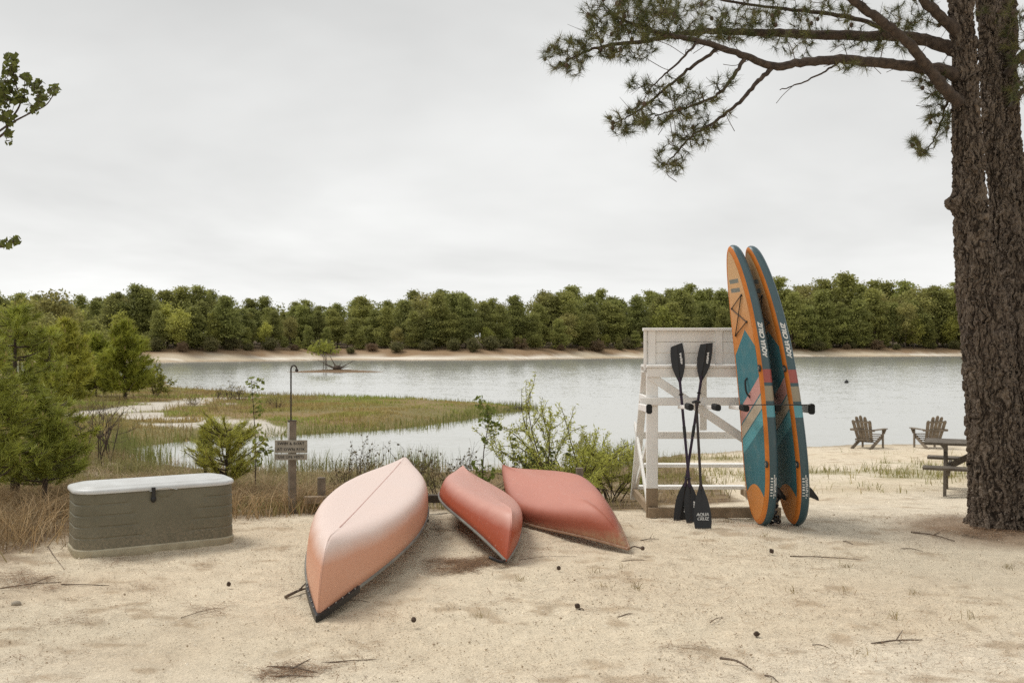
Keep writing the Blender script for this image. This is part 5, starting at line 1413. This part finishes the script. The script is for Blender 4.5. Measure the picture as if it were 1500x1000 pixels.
shrub('shrub', 'yellow green willow bush standing right of the round pine', at(228, 50), htop(228, 535, 50), 1.0, 66, 10, 0.10, 900, (0.30, 0.31, 0.06), leafy=(0.1, 1), stemr=0.02)
BAREG = 'leafless brown shrubs on the spit'
for k, (px, D, top, sp) in enumerate([(284, 42, 572, 0.9), (318, 47, 560, 0.7), (336, 46, 558, 0.6), (352, 45, 558, 0.5), (405, 41, 575, 1.0), (390, 43, 578, 0.7)]):
    shrub('shrub', 'bare brown twiggy shrub on the sandy spit', at(px, D), htop(px, top, D), sp * 1.2, 70 + k, 12, 0.05, 150, (0.30, 0.26, 0.10), group=BAREG, stemr=0.010, leafy=(0.5, 1))
for k, (px, D, top, sp) in enumerate([(125, 24, 560, 0.6), (160, 25, 565, 0.5), (148, 23.5, 575, 0.4)]):
    shrub('shrub', 'grey leafless shrub standing in the straw left of the small pool', at(px, D), htop(px, top, D), sp, 80 + k, 5, 0.05, 40, (0.20, 0.15, 0.08), group='grey leafless shrubs by the pool', stemr=0.016)
for k, (px, D, top, sp, nl) in enumerate([(505, 13.6, 655, 0.42, 130), (530, 13.9, 640, 0.45, 160), (610, 13.8, 640, 0.45, 150), (645, 13.4, 645, 0.45, 220), (665, 13.8, 650, 0.35, 150), (575, 14.6, 650, 0.4, 90)]):
    shrub('shrub', 'brown twiggy waterside shrub with sparse reddish leaves behind the pink canoe', at(px, D), htop(px, top, D), sp, 90 + k, 10, 0.022, nl, (0.16, 0.13, 0.06), group='twiggy shrubs behind the pink canoe', stemr=0.006, leafy=(0.3, 1), aspect=1.2)
# small tree on the islet
tp = (ISL[0] - 1.2, ISL[1], gz(ISL[0] - 1.2, ISL[1]))
t = thing('small_tree', 'small lime green tree growing on the muddy islet', 'tree', tp); r_ = np.random.default_rng(77)
B = MB()
for sx in (-0.25, 0.0, 0.2): B.tube([Vector((sx, 0, -0.2)), Vector((sx * 0.6, 0, 1.2)), Vector((sx * 1.5 - 0.3, 0, 2.4))], [0.05, 0.04, 0.02], 5)
B.build('stems', M['far_trunk'], t)
L = Leaves(); c = np.concatenate([r_.normal(size=(60, 3)) * (0.45, 0.45, 0.28) + k for k in [(-0.9, 0, 2.5), (-0.2, 0, 2.8), (0.3, 0, 2.5), (-0.4, 0.3, 2.2), (0.9, 0, 2.2), (-1.3, 0, 2.1)]])
L.add(leaf_quads(c, r_.uniform(0.10, 0.2, len(c)), r=r_, aspect=1.4), (0.34, 0.36, 0.07), r_, 0.3); ob('leaves', L.mesh('leaves'), M['leaf'], t, kind='stuff')
t = thing('driftwood', 'weathered root stump with bare limbs lying on the islet', 'driftwood', (ISL[0] + 0.2, ISL[1] - 0.3, gz(ISL[0], ISL[1]) - 0.02))
B = MB()
for e in [(-2.2, 0.2, 1.0), (-0.9, 0.3, 1.5), (-1.4, -0.2, 0.5), (2.0, 0, 1.0), (0.5, -0.3, 0.7), (1.2, 0.4, 0.3)]:
    B.tube([Vector(p) for p in spline([(0, 0, 0), (e[0] * 0.45, e[1], e[2] * 0.42), e], 4)], list(np.linspace(0.10, 0.02, 9)), 6)
B.build('limbs', M['far_trunk'], t); MB().ball((0, 0, 0.15), 0.42, 9, 6, (1.3, 1, 0.7)).build('root', M['far_trunk'], t)

# ------------------------------------------------------------------ grasses
def grass(name, label, cat, x, y, h, col, seed, width=0.006, bend=0.35, var=0.3, zoff=-0.01):
    r = np.random.default_rng(seed); n = len(x); z = np.maximum(gzv(x, y), -1.35) + zoff
    b = np.stack([x, y, z], 1); a = r.uniform(0, 6.28, n); s = np.stack([np.cos(a), np.sin(a), 0 * a], 1)
    ln = r.normal(size=(n, 2)) * bend; h = np.broadcast_to(h, (n,)); w = (width * r.uniform(0.6, 1.3, n))[:, None]
    mid = b + np.stack([ln[:, 0] * h * 0.28, ln[:, 1] * h * 0.28, h * 0.55], 1); tip = b + np.stack([ln[:, 0] * h, ln[:, 1] * h, h * (1 - 0.25 * np.minimum(1, np.hypot(ln[:, 0], ln[:, 1])))], 1)
    V = np.stack([b - s * w * 0.5, b + s * w * 0.5, mid + s * w * 0.42, mid - s * w * 0.42, tip], 1).reshape(-1, 3)
    i = np.arange(n)[:, None] * 5; Q = i + np.array([[0, 1, 2, 3]]); T = i + np.array([[3, 2, 4]])
    c = np.broadcast_to(np.asarray(col, dtype=float), (n, 3)) * (1 + var * r.uniform(-1, 1, (n, 1)))
    me = np_mesh(name, V, [Q, T], colors=np.repeat(c, 5, 0)); o = ob(name, me, M['straw'], kind='stuff'); tag(o, label, cat); return o

def scatter(n, x0, x1, y0, y1, fn, seed):
    r = np.random.default_rng(seed); X = []; Y = []; k = 0
    while k < n:
        x = r.uniform(x0, x1, n * 2); y = r.uniform(y0, y1, n * 2); keep = r.uniform(size=n * 2) < fn(x, y); X.append(x[keep]); Y.append(y[keep]); k += int(keep.sum())
        if len(X) > 60: break
    return np.concatenate(X)[:n], np.concatenate(Y)[:n]
def mixcol(a, b, f): f = f[:, None]; return np.array(a) * (1 - f) + np.array(b) * f
def wet_t(x, y): return terrain(x, y)[1]

# dry bank between the sand and the pool
fn = lambda x, y: veg_mask(x, y) * (wet_t(x, y) > 0.01) * np.clip((fbm(x * 1.3, y * 1.3, 3, 81) - 0.30) * 3, 0.08, 1) * np.where(x > 1.2, 0.35, 1.0)
x, y = scatter(24000, -13, 4.5, 8.3, 26, fn, 82)
cf = np.clip((fbm(x * 0.5, y * 0.5, 3, 83) - 0.42) * 4, 0, 1); nh = fbm(x * 0.9, y * 0.9, 3, 84)
hh = (0.10 + 0.42 * nh * np.clip((y - 10.5) / 3, 0.25, 1)) * np.where(x < -1.6, 1.15, 0.75)
grass('dry_grass', 'dry straw coloured grass covering the bank behind the boats', 'grass', x, y, hh, mixcol((0.44, 0.34, 0.20), (0.25, 0.24, 0.085), cf), 85, 0.010, 0.8, 0.5)
# tall straw behind and beside the storage box
fn = lambda x, y: veg_mask(x, y) * np.clip((fbm(x * 1.6, y * 1.6, 3, 86) - 0.35) * 4, 0.05, 1)
x, y = scatter(9000, -8.2, -2.2, 9.0, 14.0, fn, 87)
grass('tall_straw', 'tall tawny bent straw around the storage box and notice post', 'grass', x, y, 0.22 + 0.42 * fbm(x * 1.3, y * 1.3, 2, 88), mixcol((0.44, 0.33, 0.18), (0.27, 0.18, 0.09), fbm(x * 2, y * 2, 2, 89)), 90, 0.0075, 0.95, 0.5)
# green reeds along and in the water
fn = lambda x, y: np.exp(-((wet_t(x, y) - 0.02) / 0.06) ** 2) * np.clip((fbm(x * 0.9, y * 0.9, 3, 91) - 0.42) * 6, 0.02, 1) * np.where((x > 3.2), 0.05, 1)
x, y = scatter(2300, -12, 6, 18, 30, fn, 92)
grass('reeds', 'upright green reeds standing in the shallow edge of the pool', 'reeds', x, y, 0.30 + 0.42 * np.random.default_rng(1).uniform(size=len(x)), mixcol((0.24, 0.27, 0.075), (0.36, 0.31, 0.14), np.random.default_rng(2).uniform(size=len(x)) ** 2), 93, 0.012, 0.13)
# the spit
fn = lambda x, y: np.clip(poly_sd(x, y, spit) * 2 + 0.4, 0, 1) * (1 - sand_patch(x, y)) * np.clip((fbm(x * 0.5, y * 0.5, 3, 94) - 0.25) * 4, 0.1, 1) * np.clip(38 / y, 0, 1) ** 1.5
x, y = scatter(60000, -26, 1.5, 28, 66, fn, 95)
cf = np.clip((fbm(x * 0.35, y * 0.35, 4, 96) - 0.40) * 4, 0, 1)
grass('spit_grass', 'short tawny green grass carpeting the low spit', 'grass', x, y, 0.04 + 0.40 * np.clip(fbm(x * 0.8, y * 0.8, 3, 97) - 0.2, 0, 1) ** 1.5, mixcol((0.33, 0.36, 0.09), (0.42, 0.31, 0.13), cf), 98, 0.026, 0.35, zoff=-0.02)
ed = lambda x, y: np.exp(-(poly_sd(x, y, spit) / 0.7) ** 2)
x, y = scatter(4000, -14, 1.5, 28, 62, ed, 99)
grass('spit_reeds', 'taller green sedge fringing the edges of the spit', 'reeds', x, y, 0.12 + 0.30 * np.random.default_rng(3).uniform(size=len(x)), mixcol((0.22, 0.25, 0.06), (0.30, 0.26, 0.09), np.random.default_rng(4).uniform(size=len(x))), 100, 0.022, 0.15)
# tufts on the beach and under the stand
x, y = scatter(4200, 1.2, 12, 13.2, 27.5, lambda x, y: np.clip(beach_green(x, y) + 0.9 * np.exp(-(((x - 3.0) / 1.9) ** 2 + ((y - 20) / 3.2) ** 2)) * np.clip((fbm(x, y, 3, 101) - 0.35) * 5, 0, 1), 0, 1) * np.clip((fbm(x * 2.5, y * 2.5, 3, 108) - 0.48) * 8, 0.02, 1), 102)
grass('beach_grass', 'sparse green grass on the sand beyond the stand and boards', 'grass', x, y, 0.04 + 0.24 * np.random.default_rng(5).uniform(size=len(x)) ** 2, mixcol((0.26, 0.27, 0.07), (0.40, 0.31, 0.15), np.random.default_rng(6).uniform(size=len(x))), 103, 0.010, 0.35)
# left bank and under the far-left pines
x, y = scatter(22000, -40, -9, 14, 60, lambda x, y: np.clip(22 / y, 0, 1) ** 1.5 * (1 - sand_patch(x, y)) * (gzv(x, y) > WZ + 0.02), 104)
grass('meadow_grass', 'tawny rough grass on the land left of the pool', 'grass', x, y, 0.18 + 0.34 * fbm(x * 0.7, y * 0.7, 3, 105), mixcol((0.38, 0.27, 0.14), (0.24, 0.22, 0.075), fbm(x * 0.4, y * 0.4, 3, 106)), 107, 0.020, 0.4)
# small tufts on the open sand
TG = 'small dry grass tufts on the open sand'
r_ = np.random.default_rng(8)
for px, py in [(870, 838), (884, 860), (912, 833), (1255, 962), (1420, 905), (1478, 832), (1405, 850), (1162, 870), (700, 905), (760, 850), (1065, 765), (1120, 785), (1240, 830), (1240, 866), (1310, 905), (690, 762), (935, 862), (1340, 870)]:
    q = G(px, py); k = int(r_.integers(10, 26)); sx = q[0] + r_.normal(size=k) * 0.03; sy = q[1] + r_.normal(size=k) * 0.03
    o = grass('grass_tuft', 'small dry grass tuft sprouting from the open sand', 'grass', sx, sy, r_.uniform(0.03, 0.10, k), (0.30, 0.23, 0.11), int(r_.integers(1, 999)), 0.004, 0.8)
    del o['kind']; o['group'] = TG

# ------------------------------------------------------------------ litter on the sand
def litter():
    r = np.random.default_rng(9)
    fn = lambda x, y: (1 - 0.5 * veg_mask(x, y)) * (np.clip((fbm(x * 1.1, y * 1.5, 4, 110) - 0.44) * 5, 0.06, 1)) * np.clip(9 / y, 0, 1) ** 1.3
    x, y = scatter(11000, -6, 8, 3.6, 13, fn, 111)
    # extra mats of needles, where the photograph shows them
    for px, py, rx, ry, n in [(690, 826, 60, 9, 4200), (560, 905, 30, 6, 60), (180, 820, 60, 12, 300), (430, 985, 50, 8, 700), (300, 895, 40, 6, 160), (110, 910, 40, 5, 140), (200, 860, 50, 5, 160), (40, 850, 60, 16, 1300), (1440, 780, 80, 9, 2200), (1010, 765, 60, 5, 200), (640, 770, 30, 14, 200), (240, 800, 40, 6, 250), (1010, 950, 40, 8, 120), (560, 800, 30, 40, 160)]:
        n = int(n * 0.7); q = np.array([G(px + rx * a, py + ry * b) for a, b in r.normal(size=(60, 2)) * 0.55]); i = r.integers(0, 60, n)
        x = np.concatenate([x, q[i, 0] + r.normal(size=n) * 0.05]); y = np.concatenate([y, q[i, 1] + r.normal(size=n) * 0.07])
    n = len(x); z = gzv(x, y) + 0.014 + r.uniform(0, 0.008, n); L = r.uniform(0.012, 0.045, n); a = r.normal(size=n) * 0.7 + 3.14 * r.integers(0, 2, n); w = r.uniform(0.0008, 0.0018, n)
    d = np.stack([np.cos(a), np.sin(a), r.normal(size=n) * 0.12], 1); s = np.stack([-np.sin(a), np.cos(a), 0 * a], 1); c = np.stack([x, y, z], 1)
    V = np.stack([c - d * L[:, None] - s * w[:, None], c - d * L[:, None] + s * w[:, None], c + d * L[:, None] + s * w[:, None], c + d * L[:, None] - s * w[:, None]], 1).reshape(-1, 3)
    col = mixcol((0.34, 0.21, 0.11), (0.17, 0.10, 0.06), r.uniform(size=n)); Q = np.arange(4 * n).reshape(n, 4)
    o = ob('needle_litter', np_mesh('needle_litter', V, Q, colors=np.repeat(col, 4, 0)), M['litter'], kind='stuff'); tag(o, 'brown pine needles scattered over the open sand', 'needles')
    # pebbles and coarse grains
    n = 26000; x, y = scatter(n, -5.5, 6.5, 3.4, 11.5, lambda x, y: np.clip(6 / y, 0, 1) ** 1.6 * np.clip((fbm(x * 0.9, y * 0.9, 3, 112) - 0.3) * 3, 0.15, 1), 113)
    z = gzv(x, y) + 0.010; s = (r.uniform(0.0025, 0.0065, n) * np.where(r.uniform(size=n) < 0.03, 1.8, 1))[:, None]; c = np.stack([x, y, z], 1)
    oc = np.array([(1, 0, 0), (0, 1, 0), (-1, 0, 0), (0, -1, 0), (0, 0, 0.8), (0, 0, -0.8)]); V = (c[:, None] + oc[None] * s[:, None] * r.uniform(0.7, 1.2, (n, 6, 1))).reshape(-1, 3)
    Fc = np.array([(0, 1, 4), (1, 2, 4), (2, 3, 4), (3, 0, 4), (1, 0, 5), (2, 1, 5), (3, 2, 5), (0, 3, 5)]); T = (np.arange(n)[:, None, None] * 6 + Fc[None]).reshape(-1, 3)
    col = mixcol((0.72, 0.64, 0.50), (0.38, 0.28, 0.18), r.uniform(size=n) ** 1.6)
    o = ob('gravel', np_mesh('gravel', V, T, colors=np.repeat(col, 6, 0)), M['litter'], kind='stuff'); tag(o, 'pale grit and small pebbles strewn over the sand', 'gravel')
litter()

# twigs and pine cones, one by one
SG = 'fallen twigs on the sand'; CG = 'pine cones on the sand'
r_ = np.random.default_rng(10)
M['dry_stick'] = pmat('dry_stick_bark', (0.19, 0.14, 0.10), (0.09, 0.065, 0.048), 30, 0.9, 0.4)
def stick(p0, p1, rad, fork=False, label='thin dry twig lying on the open sand', group=SG, name='twig'):
    rad *= 0.7; a = G(*p0); b = G(*p1); a[2] += rad * 0.8; b[2] += rad * 0.8; c = (a + b) / 2; L = np.linalg.norm(b - a); m_ = c + r_.normal(size=3) * (0.05, 0.05, 0.004) * L; m_[2] = gz(m_[0], m_[1]) + 0.012 + rad
    mb = MB(); mb.tube([Vector(p - a) for p in spline([a, m_, b], 4)], list(np.linspace(rad, rad * 0.5, 9)), 6)
    if fork:
        e = m_ + (b - a) * 0.25 + np.array([0.0, 0.10, 0.03]); mb.tube([Vector(m_ - a), Vector(e - a)], [rad * 0.7, rad * 0.35], 5)
        e = m_ - (b - a) * 0.1 + np.array([0.03, -0.09, 0.02]); mb.tube([Vector(m_ - a), Vector(e - a)], [rad * 0.5, rad * 0.3], 5)
    o = mb.build(name, M['dry_stick'], None); o.location = a; tag(o, label, 'twig', group)
for p0, p1, rd, fk in [((1157, 815), (1262, 820), 0.008, 0), ((1335, 780), (1398, 793), 0.013, 1), ((1055, 965), (1101, 982), 0.012, 0), ((1276, 944), (1350, 938), 0.010, 1), ((1320, 804), (1352, 808), 0.007, 0), ((1235, 793), (1250, 798), 0.007, 0), ((392, 978), (470, 988), 0.011, 1), ((395, 992), (480, 993), 0.008, 0), ((470, 972), (552, 966), 0.007, 0), ((905, 905), (932, 900), 0.007, 0), ((938, 792), (965, 790), 0.007, 1), ((910, 822), (958, 822), 0.005, 0), ((640, 832), (700, 838), 0.006, 0), ((500, 880), (542, 882), 0.006, 0), ((690, 765), (720, 772), 0.006, 1), ((630, 775), (665, 778), 0.006, 0), ((1120, 990), (1140, 1000), 0.008, 0), ((0, 862), (90, 853), 0.008, 1), ((90, 856), (160, 858), 0.007, 0), ((70, 800), (95, 835), 0.006, 0), ((1190, 945), (1215, 950), 0.006, 0), ((848, 893), (856, 895), 0.008, 0), ((1040, 912), (1060, 905), 0.006, 0), ((265, 905), (330, 890), 0.004, 0), ((1420, 700), (1440, 706), 0.006, 0), ((760, 820), (845, 815), 0.004, 0)]:
    stick(p0, p1, rd, bool(fk))
stick((418, 876), (455, 862), 0.018, True, 'dark gnarled root poking out beside the tip of the pink canoe', None, 'root')
cone = MB()
for k in range(7):
    z = k / 6; rr = 0.034 * math.sin(math.pi * (0.12 + 0.80 * z)) ** 0.8
    cone.loft([[(rr * q * math.cos(2 * math.pi * (i + 0.5 * (k % 2)) / 9) * (1.0 if i % 2 else 0.9), rr * q * math.sin(2 * math.pi * (i + 0.5 * (k % 2)) / 9), 0.008 + z * 0.058 + dz) for i in range(9)] for q, dz in ((0.55, -0.004), (1.0, 0.0), (0.97, 0.005), (0.5, 0.007))], True, True, True)
cm = cone.mesh('pine_cone', ang=30)
for px, py in [(336, 862), (818, 838), (1133, 813), (627, 767), (850, 893), (606, 914), (1103, 932)]:
    q = G(px, py); o = ob('pine_cone', cm, M['cone']); o.location = (q[0], q[1], q[2] + 0.005); o.rotation_euler = (r_.uniform(0.6, 1.6), 0, r_.uniform(0, 6)); o.location.z += 0.012; s = r_.uniform(0.5, 0.75); o.scale = (s, s, s)
    tag(o, 'dark pine cone lying on the open sand', 'pine cone', CG)
for px, py, s in [(24, 886, 0.032), (24, 770, 0.045), (1085, 752, 0.03)]:
    q = G(px, py); mb = MB(); mb.ball((0, 0, s * 0.35), s, 9, 6, (1.2, 0.9, 0.65)); o = mb.build('stone', pmat('grey_stone', (0.36, 0.31, 0.24), (0.24, 0.20, 0.15), 20, 0.9, 0.5)); o.location = q; tag(o, 'small grey stone half sunk in the sand', 'stone', 'stones on the sand')
for px, py, s in [(770, 598, 0.16), (757, 601, 0.22), (742, 603, 0.13)]:
    D = (CZ - WZ) * F / (py - HY); mb = MB(); mb.ball((0, 0, 0.05), s, 8, 6, (1.5, 1, 0.7)); o = mb.build('rock', M['dark_wood']); o.location = ((px - 750) / F * D, D, WZ); tag(o, 'small dark rock at the tip of the spit', 'rock', 'rocks at the tip of the spit')
